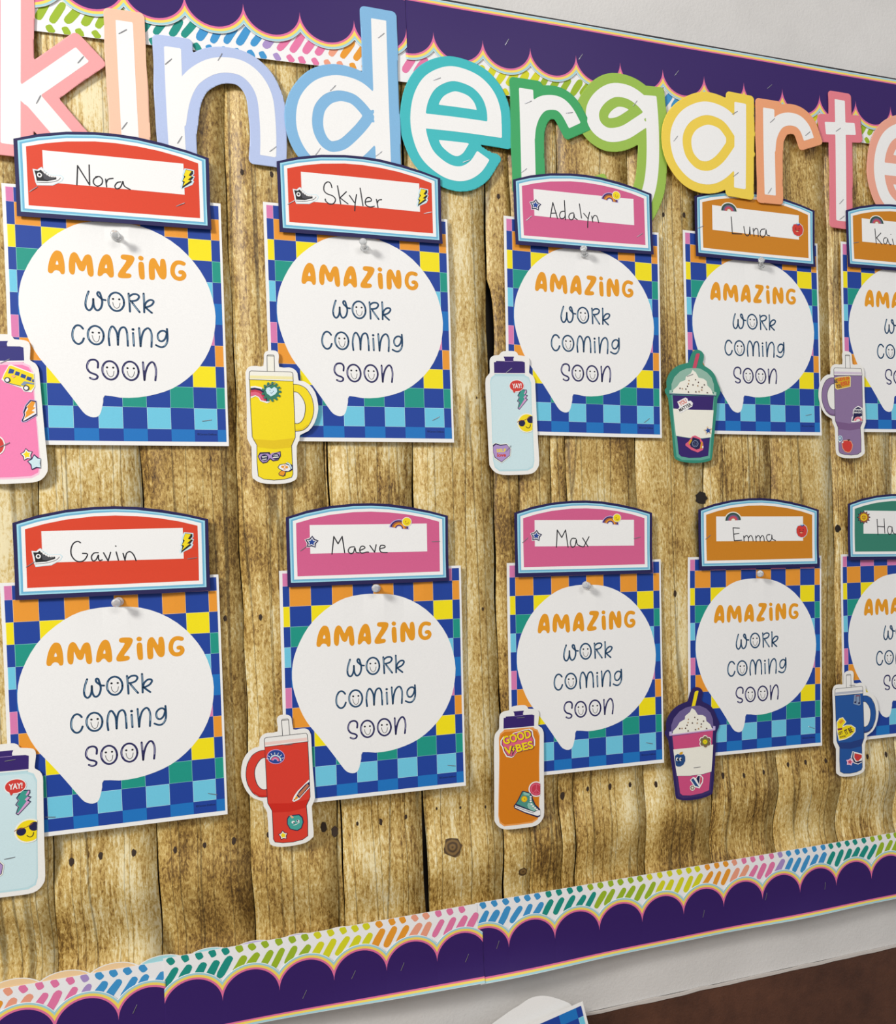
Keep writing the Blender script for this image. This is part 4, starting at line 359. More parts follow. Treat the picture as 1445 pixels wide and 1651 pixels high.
4572],36.5,-16],["left of the Nora tag",[-2784,3914],38.7,-42],["lower right of the Nora tag",[-1345,3888],28.0,-42],["left of the Skyler tag",[-152,4034],34.7,-42],["right of the Skyler tag",[1445,4061],17.0,-42],["left of the Adalyn tag",
[2739,4112],41.3,-42],["right of the Adalyn tag",[4280,4030],33.0,-42],["left of the Luna tag",[5191,4219],24.1,-42],["left of the Kai tag",[7736,4218],13.0,-42],["left of the Gavin tag",[-2960,-133],33.8,-42],["right of the Gavin tag",
[-1363,-124],6.7,-42],["left of the Maeve tag",[-152,-50],37.6,-42],["right of the Maeve tag",[1413,-15],1.3,-42],["left of the Max tag",[2560,-33],39.4,-42],["right of the Max tag",[4122,-46],12.3,-42],["left of the Emma tag",
[5181,-67],35.5,-42],["lower right of the Nora poster",[-1157,1454],9.6,-8],["lower right of the Skyler poster",[1467,1520],28.4,-8],["lower right of the Adalyn poster",[4320,1543],35.8,-8],["lower right of the Luna poster",
[6871,1665],11.3,-8],["lower right of the Gavin poster",[-1247,-2860],-15.8,-8],["lower left of the Gavin poster",[-2883,-2906],-7.7,-8],["lower right of the Maeve poster",[1521,-2847],-11.5,-8],["lower right of the Max poster",
[4225,-2853],-15.2,-8],["lower right of the Emma poster",[6799,-2900],-22.8,-8],["cap of the pink bottle",[-3116,2054],29.7,-42],["heart sticker of the pink bottle",[-3154,1158],28.4,-42],["cap of the blue bottle beside the Adalyn poster",
[2416,2149],37.9,-42],["heart sticker of the blue bottle beside the Adalyn poster",[2376,1149],46.5,-42],["rainbow sticker of the yellow tumbler",[-452,1882],30.3,-42],["whipped cream of the green cup",[4971,2171],19.8,-42],
["cap of the blue bottle at lower left",[-3227,-2236],5.3,-42],["heart sticker of the blue bottle at lower left",[-3271,-3294],5.6,-42],["lid of the red tumbler",[-411,-2371],-4.0,-42],["cap of the orange bottle",[2431,-2323],
-0.7,-42],["sleeve of the pink cup",[4917,-3257],0.7,-42],["lid of the blue tumbler",[7496,-2334],-4.8,-42],["top border above the first e",[2531,6350],60.1,-10],["top border above the first r",[3524,6314],55.1,-10],["top border above the g",
[4911,6307],51.6,-10],["top border above the a",[6363,6328],40.5,-10],["bottom border, first from the left edge",[-2138,-5200],63.9,-10],["bottom border under the Maeve poster, left",[-326,-5400],62.7,-10],["bottom border under the Maeve poster,
 middle",[245,-5272],62.3,-10],["bottom border under the Maeve poster, right",[832,-5286],65.3,-10],["bottom border left of the middle seam",[1638,-5330],64.8,-10],["bottom border right of the middle seam",[2043,-5238],69.1,
-10],["bottom border under the Emma poster, left",[4978,-5342],74.7,-10],["bottom border under the Emma poster, right",[5977,-5263],74.4,-10],["bottom border near the right edge",[6966,-5271],82.6,-10]],"marks":[[[-2723,-3459],
3.2],[[-2437,-3440],3],[[-2103,-3455],3],[[-1678,-3483],2.6],[[-1366,-3479],2.6],[[-1053,-3481],3],[[-672,-3462],2.6],[[-40,-3462],5],[[87,-3533],5],[[358,-3479],2],[[639,-3495],3],[[949,-3476],2.2],[[3013,-3468],4],[[3370,
-3422],2.6],[[3689,-3428],3.2],[[3977,-3430],2.6],[[4353,-3468],3.2],[[5373,-3461],3.2],[[5699,-3491],2.6],[[6021,-3485],2.6],[[6433,-3425],2.6],[[6726,-3422],2.8],[[7065,-3433],2.8],[[7807,-3461],2.8],[[8144,-3461],3],[[-689,
4361],2.5],[[-364,4375],2.5],[[2364,4389],2.6],[[4677,4377],2.5],[[4986,4398],2.8],[[-665,-846],2.6],[[-1049,-838],2.6],[[4692,-834],3.2],[[1995,-899],1.6],[[4703,-3320],2.6],[[1642,-3451],1.5],[[1969,-3487],1.5],[[1336,-3419],
1.4],[[7341,2],3],[[2105,1813],1.2],[[2001,1803],1.2],[[-1289,-1457],1.3]],"knots":[[[1508,-3909],12,"ring"],[[2426,-4379],6,"ring"],[[5138,481],10,"dark"],[[2252,2887],9,"hole"],[[7363,1],6,"dark"],[[6944,-1612],5,"ring"]]}
'''
D = json.loads(DATA.replace('\n', ''))

# ------------------------------------------------------------------ materials
def lin(c):
    return tuple((v / 12.92 if v <= .04045 else ((v + .055) / 1.055) ** 2.4) for v in c)
def hexc(h): return lin(tuple(int(h[i:i + 2], 16) / 255 for i in (0, 2, 4)))
COLS = dict(paperwhite='f4f2ee', cardwhite='f2efe8', cream='f3efe0', skypale='cfe9ef', black='1a1a1c', darkgrey='4a4a4e', yellow='f6dc08', gold='dba31c',
  lilac='c3b4dc', purpleink='331a6a', rust='a5602e', orange='ee9a22', navyink='191848', royal='1f4596', darkgreen='2f5048', greypurple='6b5f80', rosered='cb4763',
  terracotta='c3744c', red='d43a30', brownink='4c2a26', peach='f0b088', icedblue='cfe6e8', icelight='bfdfe3', pinkpale='fbc5da', bubblegum='f583b2', indigo='2e2a78',
  lavender='b294c8', pinklilac='d7a0cc', teal='3a9c8b', teal2='45a598', greyblue='8598b4', amber='da7d07', orangelight='f0a050', maroon='84304a', rose='e2627f', crimson='c8364e',
  seagreen='4b9384', mint='8fc4b2', bottlegreen='2f7a63', mustard='e8c60a', lineink='2b2b33', butter='f2e7a8', scarlet='dc3a28', scarletdark='cf2412', blush='f2d0c6',
  grape='8e749c', grapedark='7b5a86', lilacpale='d6c6d6', cobalt='1c549c', cobaltdark='1b3b7e', cobaltdark2='204a80', greypale='b9bcc6', redorange='d9502c', salmon='ec8f8f', tealpale='5faa96',
  sage='93b9a6', sagelight='a8c9ba', tan='b08a64', brown2='80684e', olive='8f9a20', violetdeep='3a2a66', violetgrey='6e5f92', berry='d04e7e',
  greencard='2f8a72', purplecard='281a5c', tagnavy='1b144e', tagsky='a3dcea', tagmid='6fb4d2', tagred='dc401f', tagpink='d65f8c', tagamber='cf8212', taggreen='33806a',
  ckblue='153f9a', ckorange='ee9a2c', ckpink='dc7cae', ckyellow='f8e404', ckteal='129683', ckcyan='70c9e2', ckmid='1474c0',
  ckorange_l='f9cf98', ckpink_l='f0b8d4', ckyellow_l='fbf3a0', ckteal_l='8cd3c6', ckcyan_l='b9e6f0', ckmid_l='1474c0',
  amazing='ea9c1a', ink_teal='1d4668', ink_navy='27275a', ink_light='a6c6d8', ink_lilac='b9b6d6', face_ink='2a2a34', marker='26262c', copyink='142c66',
  border_purple='311560', border_pink='e2709c', border_yellow='f7d860', border_blue='a4d2d8', stripwhite='f2f0ee',
  d0='ea9a28', d1='ee9f80', d2='e678a4', d3='a98fc6', d4='3c94cc', d5='0f8f80', d6='1b8f66', d7='9cb824', d8='d8d61e', pastelpeach='f4cf9c', pastelblue='a8dbe0', pastellav='c0b6dc',
  lk='f4a3a3', li='f6c4a6', ln='b6c4e6', ld='82b6dc', le='3fbcbf', lr='3da763', lg='9cbf4c', la='f3d24c', lr2='f0a374', lt='e87f8a', le2='f0a890')
MATS = {}
def paper(name, rough=.55, spec=.35):
    if name in MATS: return MATS[name]
    m = bpy.data.materials.new(name); m.use_nodes = True; nt = m.node_tree; b = nt.nodes['Principled BSDF']
    c = hexc(COLS[name])
    no = nt.nodes.new('ShaderNodeTexNoise'); no.inputs['Scale'].default_value = 900; no.inputs['Detail'].default_value = 2
    tc = nt.nodes.new('ShaderNodeTexCoord'); nt.links.new(tc.outputs['Object'], no.inputs['Vector'])
    mx = nt.nodes.new('ShaderNodeMix'); mx.data_type = 'RGBA'
    mx.inputs['A'].default_value = tuple(v * .93 for v in c) + (1,); mx.inputs['B'].default_value = tuple(min(1, v * 1.05) for v in c) + (1,)
    nt.links.new(no.outputs['Fac'], mx.inputs['Factor']); nt.links.new(mx.outputs['Result'], b.inputs['Base Color'])
    b.inputs['Roughness'].default_value = rough; b.inputs['Specular IOR Level'].default_value = spec
    MATS[name] = m; return m
for n in ('border_purple', 'border_pink', 'border_yellow', 'border_blue'): paper(n, .42, .35)
def plain(name, c, rough=.5, metal=0, **kw):
    m = bpy.data.materials.new(name); m.use_nodes = True; b = m.node_tree.nodes['Principled BSDF']
    b.inputs['Base Color'].default_value = tuple(c) + (1,); b.inputs['Roughness'].default_value = rough; b.inputs['Metallic'].default_value = metal
    for k, v in kw.items(): b.inputs[k].default_value = v
    MATS[name] = m; return m
steel = plain('staple_steel', (.36, .36, .38), .35, .85)
clear = plain('clear_plastic', (.97, .98, .98), .06, 0, **{'Transmission Weight': .7, 'IOR': 1.4})
needle_m = plain('needle_steel', (.6, .6, .6), .25, 1)

def math_node(nt, op, a, b=None):
    n = nt.nodes.new('ShaderNodeMath'); n.operation = op
    for i, v in ((0, a), (1, b)):
        if v is None: continue
        if isinstance(v, (int, float)): n.inputs[i].default_value = v
        else: nt.links.new(v, n.inputs[i])
    return n.outputs[0]
def ramp(nt, fac, stops):
    r = nt.nodes.new('ShaderNodeValToRGB'); e = r.color_ramp.elements
    while len(e) < len(stops): e.new(.5)
    for i, (p, c) in enumerate(stops):
        e[i].position = p; e[i].color = (tuple(c) + (1,)) if len(c) == 3 else c
    nt.links.new(fac, r.inputs[0]); return r.outputs[0]
def noise(nt, vec, scale, detail=3, rough=.5, dist=0):
    n = nt.nodes.new('ShaderNodeTexNoise'); n.inputs['Scale'].default_value = scale; n.inputs['Detail'].default_value = detail
    n.inputs['Roughness'].default_value = rough; n.inputs['Distortion'].default_value = dist; nt.links.new(vec, n.inputs['Vector']); return n.outputs['Fac']
def wood_material():
    m = bpy.data.materials.new('weathered_plank_print'); m.use_nodes = True; nt = m.node_tree; b = nt.nodes['Principled BSDF']
    tc = nt.nodes.new('ShaderNodeTexCoord'); oi = nt.nodes.new('ShaderNodeObjectInfo')
    off = nt.nodes.new('ShaderNodeCombineXYZ')
    rx = math_node(nt, 'MULTIPLY', oi.outputs['Random'], 9.0); rz = math_node(nt, 'MULTIPLY', oi.outputs['Random'], 37.0)
    nt.links.new(rx, off.inputs[0]); nt.links.new(rz, off.inputs[2])
    ad = nt.nodes.new('ShaderNodeVectorMath'); ad.operation = 'ADD'; nt.links.new(tc.outputs['Object'], ad.inputs[0]); nt.links.new(off.outputs[0], ad.inputs[1])
    def mapped(sx, sz):
        mp = nt.nodes.new('ShaderNodeMapping'); mp.inputs['Scale'].default_value = (sx, 0, sz); nt.links.new(ad.outputs[0], mp.inputs['Vector']); return mp.outputs[0]
    broad = noise(nt, mapped(1, .45), 13, 5, .62, .3)
    streak = noise(nt, mapped(1, .09), 230, 5, .7, .8)
    fine = noise(nt, mapped(1, .4), 380, 5, .75, .5)
    pick = math_node(nt, 'FRACT', math_node(nt, 'MULTIPLY', oi.outputs['Random'], 7.31))
    grainamt = math_node(nt, 'MULTIPLY', ramp(nt, noise(nt, mapped(1, .3), 9, 1), [(.3, (.4,) * 3), (.62, (1,) * 3)]), ramp(nt, pick, [(.25, (.15,) * 3), (.6, (1.25,) * 3)]))
    s1 = math_node(nt, 'MULTIPLY', math_node(nt, 'SUBTRACT', streak, .5), math_node(nt, 'ADD', math_node(nt, 'MULTIPLY', grainamt, .95), .25))
    s2 = math_node(nt, 'MULTIPLY', math_node(nt, 'SUBTRACT', fine, .5), 1.45)
    s0 = math_node(nt, 'MULTIPLY', math_node(nt, 'SUBTRACT', broad, .5), 1.35)
    tone = math_node(nt, 'MULTIPLY', math_node(nt, 'SUBTRACT', oi.outputs['Random'], .5), .24)
    v = math_node(nt, 'ADD', math_node(nt, 'ADD', math_node(nt, 'ADD', s1, s2), math_node(nt, 'ADD', s0, tone)), .565)
    col = ramp(nt, v, [(.05, lin((.26, .17, .06))), (.27, lin((.50, .37, .155))), (.45, lin((.725, .58, .295))), (.62, lin((.85, .735, .455))), (.85, lin((.95, .89, .71)))])
    # long hairline cracks: contour lines of a noise stretched along the board
    crk = noise(nt, mapped(1, .018), 19, 1, .4, 0)
    d = math_node(nt, 'ABSOLUTE', math_node(nt, 'SUBTRACT', crk, .47)); d2 = math_node(nt, 'ABSOLUTE', math_node(nt, 'SUBTRACT', crk, .565))
    crk2 = noise(nt, mapped(1, .016), 38, 1, .4, 0); d3 = math_node(nt, 'MULTIPLY', math_node(nt, 'ABSOLUTE', math_node(nt, 'SUBTRACT', crk2, .53)), .7)
    line = ramp(nt, math_node(nt, 'MINIMUM', math_node(nt, 'MINIMUM', d, d2), d3), [(.0, (.1,) * 3), (.003, (.3,) * 3), (.0065, (1,) * 3)])
    mul = nt.nodes.new('ShaderNodeMix'); mul.data_type = 'RGBA'; mul.blend_type = 'MULTIPLY'; mul.inputs['Factor'].default_value = .68
    nt.links.new(col, mul.inputs['A']); nt.links.new(line, mul.inputs['B']); nt.links.new(mul.outputs['Result'], b.inputs['Base Color'])
    bu = nt.nodes.new('ShaderNodeBump'); bu.inputs['Strength'].default_value = .22; bu.inputs['Distance'].default_value = .001
    nt.links.new(v, bu.inputs['Height']); nt.links.new(bu.outputs[0], b.inputs['Normal'])
    b.inputs['Roughness'].default_value = .42; b.inputs['Specular IOR Level'].default_value = .45
    return m
WOOD = wood_material()
def knot_material():
    m = bpy.data.materials.new('knot_rings'); m.use_nodes = True; nt = m.node_tree; b = nt.nodes['Principled BSDF']
    tc = nt.nodes.new('ShaderNodeTexCoord'); wv = nt.nodes.new('ShaderNodeTexWave'); wv.wave_type = 'RINGS'; wv.rings_direction = 'Y'
    wv.inputs['Scale'].default_value = 60; wv.inputs['Distortion'].default_value = 3; wv.inputs['Detail'].default_value = 3
    nt.links.new(tc.outputs['Object'], wv.inputs['Vector'])
    nt.links.new(ramp(nt, wv.outputs['Fac'], [(0, lin((.27, .19, .08))), (1, lin((.50, .38, .19)))]), b.inputs['Base Color']); b.inputs['Roughness'].default_value = .6
    return m
KNOT = knot_material()
KDARK = plain('knot_dark', lin((.2, .13, .06)), .7)
GAP = plain('gap_dark', lin((.13, .09, .05)), .8)

# ------------------------------------------------------------------ mesh helpers
def smooth(pts, n=4):
    """Catmull-Rom through an open polyline"""
    if len(pts) < 3: return [tuple(p) for p in pts]
    P = [pts[0]] + list(pts) + [pts[-1]]; out = []
    for i in range(1, len(P) - 2):
        p0, p1, p2, p3 = (np.array(P[j], float) for j in (i - 1, i, i + 1, i + 2))
        for k in range(n):
            t = k / n
            out.append(tuple(.5 * ((2 * p1) + (-p0 + p2) * t + (2 * p0 - 5 * p1 + 4 * p2 - p3) * t * t + (-p0 + 3 * p1 - 3 * p2 + p3) * t ** 3)))
    out.append(tuple(pts[-1])); return out
def smooth_closed(pts, n=3):
    N = len(pts); out = []
    for i in range(N):
        p0, p1, p2, p3 = (np.array(pts[(i + j) % N], float) for j in (-1, 0, 1, 2))
        for k in range(n):
            t = k / n
            out.append(tuple(.5 * ((2 * p1) + (-p0 + p2) * t + (2 * p0 - 5 * p1 + 4 * p2 - p3) * t * t + (-p0 + 3 * p1 - 3 * p2 + p3) * t ** 3)))
    return out
class Sheet:
    """flat printed layers, coordinates in tenths of a millimetre (x right, z up); lift = distance in front of the sheet's own plane"""
    def __init__(s): s.v = []; s.f = []; s.m = []; s.mats = []
    def mi(s, name):
        if name not in s.mats: s.mats.append(name)
        return s.mats.index(name)
    def tri(s, verts, faces, mat, lift):
        b = len(s.v); s.v += [(x * 1e-4, -lift * 1e-3, z * 1e-4) for x, z in verts]; k = s.mi(mat)
        for f in faces: s.f.append([b + i for i in f]); s.m.append(k)
    def poly(s, pts, mat, lift=0, hole=None):
        loops = [[Vector((x, z, 0)) for x, z in pts]]
        if hole: loops.append([Vector((x, z, 0)) for x, z in hole])
        t = tessellate_polygon(loops); allp = list(pts) + (list(hole) if hole else [])
        s.tri(allp, [tuple(q) for q in t], mat, lift)
    def quad(s, x0, z0, x1, z1, mat, lift=0): s.tri([(x0, z0), (x1, z0), (x1, z1), (x0, z1)], [(0, 1, 2, 3)], mat, lift)
    def stroke(s, pts, wd, mat, lift=0, sm=1, n=4, caps=True):
        p = smooth(pts, n) if sm and len(pts) > 2 else [tuple(q) for q in pts]
        q = [p[0]]
        for a in p[1:]:
            if math.dist(a, q[-1]) > .3: q.append(a)
        p = q
        if len(p) < 2: p = [p[0], (p[0][0] + .5, p[0][1])]
        L = []; Rr = []; h = wd / 2
        for i, a in enumerate(p):
            d = Vector((p[min(i + 1, len(p) - 1)][0] - p[max(i - 1, 0)][0], p[min(i + 1, len(p) - 1)][1] - p[max(i - 1, 0)][1]))
            if d.length < 1e-6: d = Vector((1, 0))
            d.normalize(); n_ = Vector((-d.y, d.x)) * h; L.append((a[0] + n_.x, a[1] + n_.y)); Rr.append((a[0] - n_.x, a[1] - n_.y))
        k = len(p); s.tri(L + Rr, [(k + i, k + i + 1, i + 1, i) for i in range(k - 1)], mat, lift)
        if caps:
            for a in (p[0], p[-1]): s.poly([(a[0] + h * math.cos(R(t)), a[1] + h * math.sin(R(t))) for t in range(0, 360, 36)], mat, lift)
    def text(s, body, c, dx, dy, mat, lift=0, bold=.018):
        vs, fs = font_mesh(body, bold)
        s.tri([(c[0] + dx[0] * u + dy[0] * v, c[1] + dx[1] * u + dy[1] * v) for u, v in vs], fs, mat, lift)
    def build(s, name, parent=None, bend=None, grid=None, thick=0, loc=(0, 0, 0)):
        bm = bmesh.new(); vs = [bm.verts.new(v) for v in s.v]
        for f, k in zip(s.f, s.m):
            try: fc = bm.faces.new([vs[i] for i in f]); fc.material_index = k
            except ValueError: pass
        bm.normal_update()
        for f in bm.faces:
            if f.normal.y > 0: f.normal_flip()
        if grid:
            xs = [v.co.x for v in bm.verts]; zs = [v.co.z for v in bm.verts]
            for ax, lo, hi in ((0, min(xs), max(xs)), (2, min(zs), max(zs))):
                k = math.floor(lo / grid) + 1
                while k * grid < hi - 1e-6:
                    co = [0, 0, 0]; co[ax] = k * grid; no = [0, 0, 0]; no[ax] = 1
                    bmesh.ops.bisect_plane(bm, geom=bm.verts[:] + bm.edges[:] + bm.faces[:], plane_co=co, plane_no=no, dist=1e-7); k += 1
        if thick: add_thickness(bm, thick)
        if bend:
            for v in bm.verts: v.co.y -= bend(v.co.x, v.co.z)
        return finish(bm, name, [paper(n) for n in s.mats], parent, loc)
def add_thickness(bm, t):
    bmesh.ops.remove_doubles(bm, verts=bm.verts[:], dist=2e-6)
    be = [e for e in bm.edges if len(e.link_faces) == 1]; fr = bm.faces[:]
    cp = {}
    for v in bm.verts[:]: cp[v] = bm.verts.new((v.co.x, v.co.y + t, v.co.z))
    for f in fr:
        nf = bm.faces.new([cp[v] for v in reversed(f.verts)]); nf.material_index = f.material_index
    for e in be:
        a, b = e.verts; l = e.link_loops[0]
        if l.vert is a: a, b = b, a
        try: nf = bm.faces.new([a, b, cp[b], cp[a]]); nf.material_index = e.link_faces[0].material_index
        except ValueError: pass
def finish(bm, name, mats, parent=None, loc=(0, 0, 0), smooth_=False):
    me = bpy.data.meshes.new(name); bm.to_mesh(me); bm.free()
    for m in mats: me.materials.append(m)
    if smooth_: me.polygons.foreach_set('use_smooth', [True] * len(me.polygons))
    o = bpy.data.objects.new(name, me); COL.objects.link(o); o.location = loc
    if parent: o.parent = parent
    return o
FONTS = {}
def font_mesh(body, bold):
    if (body, bold) in FONTS: return FONTS[(body, bold)]
    c = bpy.data.curves.new('t', 'FONT'); c.body = body; c.size = 1; c.offset = bold; c.resolution_u = 3
    o = bpy.data.objects.new('t', c); COL.objects.link(o)
    bpy.context.view_layer.update()
    me = bpy.data.meshes.new_from_object(o.evaluated_get(bpy.context.evaluated_depsgraph_get()))
    v = [(a.co.x, a.co.y) for a in me.vertices]; f = [tuple(p.vertices) for p in me.polygons]
    x0, x1 = min(a[0] for a in v), max(a[0] for a in v); y0, y1 = min(a[1] for a in v), max(a[1] for a in v)
    v = [((a - x0) / (x1 - x0) - .5, (b - y0) / (y1 - y0) - .5) for a, b in v]
    bpy.data.objects.remove(o); bpy.data.curves.remove(c); bpy.data.meshes.remove(me)
    FONTS[(body, bold)] = (v, f); return v, f
def tag(o, label=None, cat=None, group=None, kind=None):
    for k, v in (('label', label), ('category', cat), ('group', group), ('kind', kind)):
        if v: o[k] = v
    return o
def box(bm, x0, x1, y0, y1, z0, z1, mi=0):
    v = [bm.verts.new(c) for c in ((x0, y0, z0), (x1, y0, z0), (x1, y1, z0), (x0, y1, z0), (x0, y0, z1), (x1, y0, z1), (x1, y1, z1), (x0, y1, z1))]
    for q in ((0, 3, 2, 1), (4, 5, 6, 7), (0, 1, 5, 4), (1, 2, 6, 5), (2, 3, 7, 6), (3, 0, 4, 7)):
        f = bm.faces.new([v[i] for i in q]); f.material_index = mi

# ------------------------------------------------------------------ the setting
def wall_material(name, c0, c1, sc, bump, rough=.6):
    m = bpy.data.materials.new(name); m.use_nodes = True; nt = m.node_tree; b = nt.nodes['Principled BSDF']
    tc = nt.nodes.new('ShaderNodeTexCoord')
    n1 = noise(nt, tc.outputs['Object'], sc, 6, .65); nt.links.new(ramp(nt, n1, [(.3, c0), (.7, c1)]), b.inputs['Base Color'])
    bu = nt.nodes.new('ShaderNodeBump'); bu.inputs['Strength'].default_value = bump; bu.inputs['Distance'].default_value = .0015
    nt.links.new(noise(nt, tc.outputs['Object'], 260, 4, .6), bu.inputs['Height']); nt.links.new(bu.outputs[0], b.inputs['Normal']); b.inputs['Roughness'].default_value = rough
    return m
WALL_Y = .0255
LINE_Z = -.6525
bm = bmesh.new(); box(bm, -2.6, 3.4, WALL_Y, WALL_Y + .12, LINE_Z + ZC, 3.1)
tag(finish(bm, 'wall_back', [wall_material('painted_wall', lin((.825, .81, .79)), lin((.87, .855, .835)), 7, .35)]), kind='structure')
bm = bmesh.new(); box(bm, -2.6, 3.4, WALL_Y - .002, WALL_Y + .12, 0, LINE_Z + ZC - .003)
tag(finish(bm, 'trim_1', [wall_material('brown_wall_paint', lin((.27, .155, .105)), lin((.37, .225, .155)), 24, .5, .42)]), kind='structure')
bm = bmesh.new(); n = 240; rr = random.Random(3); top = []; bot = []
for i in range(n + 1):
    x = -2.6 + 6.0 * i / n
    top.append(bm.verts.new((x, WALL_Y - .0035, LINE_Z + ZC + rr.uniform(-.0006, .0012)))); bot.append(bm.verts.new((x, WALL_Y - .0035, LINE_Z + ZC - .0032 + rr.uniform(-.0012, .0010))))
for i in range(n): bm.faces.new((bot[i], bot[i + 1], top[i + 1], top[i]))
add_thickness(bm, .003)
tag(finish(bm, 'trim_2', [plain('caulk_line', lin((.80, .77, .74)), .6)]), kind='structure')
bm = bmesh.new(); box(bm, -2.6, 3.4, -4.2, WALL_Y + .12, -.05, 0)
tag(finish(bm, 'floor', [wall_material('vinyl_floor', lin((.55, .52, .48)), lin((.62, .59, .55)), 5, .1, .4)]), kind='structure')

# ------------------------------------------------------------------ bulletin board: backing and planks
BX0, BX1, BZ0, BZ1 = -.5915, 1.1375, -.560, .6765
board = bpy.data.objects.new('bulletin_board', None); COL.objects.link(board); board.location = (.25, .018, ZC)
tag(board, 'bulletin board covered with weathered brown wood plank paper', 'bulletin board')
bm = bmesh.new(); box(bm, BX0 - .25, BX1 - .25, .0036, .0073, BZ0, BZ1 - .002)
finish(bm, 'backing', [GAP], board)
FRAME = plain('frame_black', (.012, .012, .016), .5)
for x0, x1, z0, z1 in ((BX0, BX1, BZ1 - .006, BZ1), (BX0, BX1, BZ0, BZ0 + .004), (BX0 - .004, BX0, BZ0, BZ1), (BX1, BX1 + .004, BZ0, BZ1)):
    bm = bmesh.new(); box(bm, x0 - .25, x1 - .25, -.0167, .007, z0, z1); finish(bm, 'frame_rail', [FRAME], board)
def wave(x, z):
    """gentle horizontal buckles of the paper; positive = away from the wall"""
    e = max(0.0, min(1.0, (-.285 - z) / .075)) * max(0.0, min(1.0, (z + .51) / .05))
    t = z + .012 * math.sin(x * 7 + 1) - .02 * x
    y = -e * .0055 + e * .0075 * math.sin((t + .43) / .072 * 2 * math.pi * .5 + math.sin(x * 5.2) * .6)
    y += .0007 * math.sin(z * 31 + x * 9) + .0005 * math.sin(x * 43 + z * 11)
    e2 = max(0.0, 1 - abs(z - .03) / .06); y += e2 * .0011 * math.sin(x * 14 + 2)
    return y
EDGES = [-.5915, -.4895, -.3895, -.2895, -.1863, -.0860, .0112, .0160, .1170, .2175, .2520, .2960, .3157, .4165, .5185, .6240, .7289, .8334, .9350, 1.0370, 1.1375]
GAPW = [1, 1.1, 1.1, 1.0, 1.4, 1, 1.1, 1.5, 2.2, 2.1, 1.0, 1.0, 1.5, 1.3, 1.5, 1.3, 1.1, 1, .9, .8, 1]
def edge_x(i, z, side):
    c = EDGES[i] + .0011 * math.sin(z * 17 + i * 2.1) + .0006 * math.sin(z * 53 + i)
    g = GAPW[i] * .00092 * (1 + .45 * math.sin(z * 29 + i * 1.7))
    if i == 8: g *= 1 + 1.1 * max(0, min(1, (-.25 - z) / .1))
    if i == 9 and side > 0: c += .0095 * max(0, 1 - ((z - .272) / .056) ** 2) ** .6
    if i == 14 and side < 0: c -= .008 * max(0, 1 - ((z + .002) / .010) ** 2) ** .5
    return c + side * g * (.5 if 0 < i < len(EDGES) - 1 else 0)
for p in range(len(EDGES) - 1):
    bm = bmesh.new(); cxp = (EDGES[p] + EDGES[p + 1]) / 2; rows = []
    nz = 96
    for j in range(nz + 1):
        z = BZ0 + .001 + (BZ1 - .014 - BZ0) * j / nz; a = edge_x(p, z, 1); b = edge_x(p + 1, z, -1)
        row = []
        for k in range(5):
            x = a + (b - a) * k / 4; roll = .0006 if k in (0, 4) else 0
            row.append(bm.verts.new((x - cxp, .0048 - .018 - wave(x, z) + roll, z)))
        rows.append(row)
    for j in range(nz):
        for k in range(4): bm.faces.new((rows[j][k], rows[j][k + 1], rows[j + 1][k + 1], rows[j + 1][k]))
    add_thickness(bm, .0012)
    finish(bm, 'plank', [WOOD], board, (cxp - .25, 0, 0), True)
def disc(name, x, z, rx, rz, mat, lift, seed):
    rr = random.Random(seed); bm = bmesh.new(); n = 14; y = .0048 - .018 - wave(x * 1.0, z) - lift
    c = bm.verts.new((0, -.0002, 0)); vs = []
    for i in range(n):
        t = 2 * math.pi * i / n; k = rr.uniform(.82, 1.12); vs.append(bm.verts.new((rx * k * math.cos(t), (wave(x, z) - wave(x + 0, z + rz * k * math.sin(t))), rz * k * math.sin(t))))
    for i in range(n): bm.faces.new((c, vs[i], vs[(i + 1) % n]))
    return finish(bm, name, [mat], board, (x - .25, y, z))
for i, (q, k) in enumerate(D['marks']): disc('nail_mark', q[0] * 1e-4, q[1] * 1e-4, k * .8e-3, k * 1.45e-3, KDARK, .0003, i)
for i, (q, k, t) in enumerate(D['knots']):
    if t == 'ring':
        disc('knot', q[0] * 1e-4, q[1] * 1e-4, k * 1e-3, k * 1e-3, KNOT, .0003, i + 50)
    elif t == 'dark': disc('knot', q[0] * 1e-4, q[1] * 1e-4, k * .9e-3, k * .9e-3, GAP, .0003, i + 50)

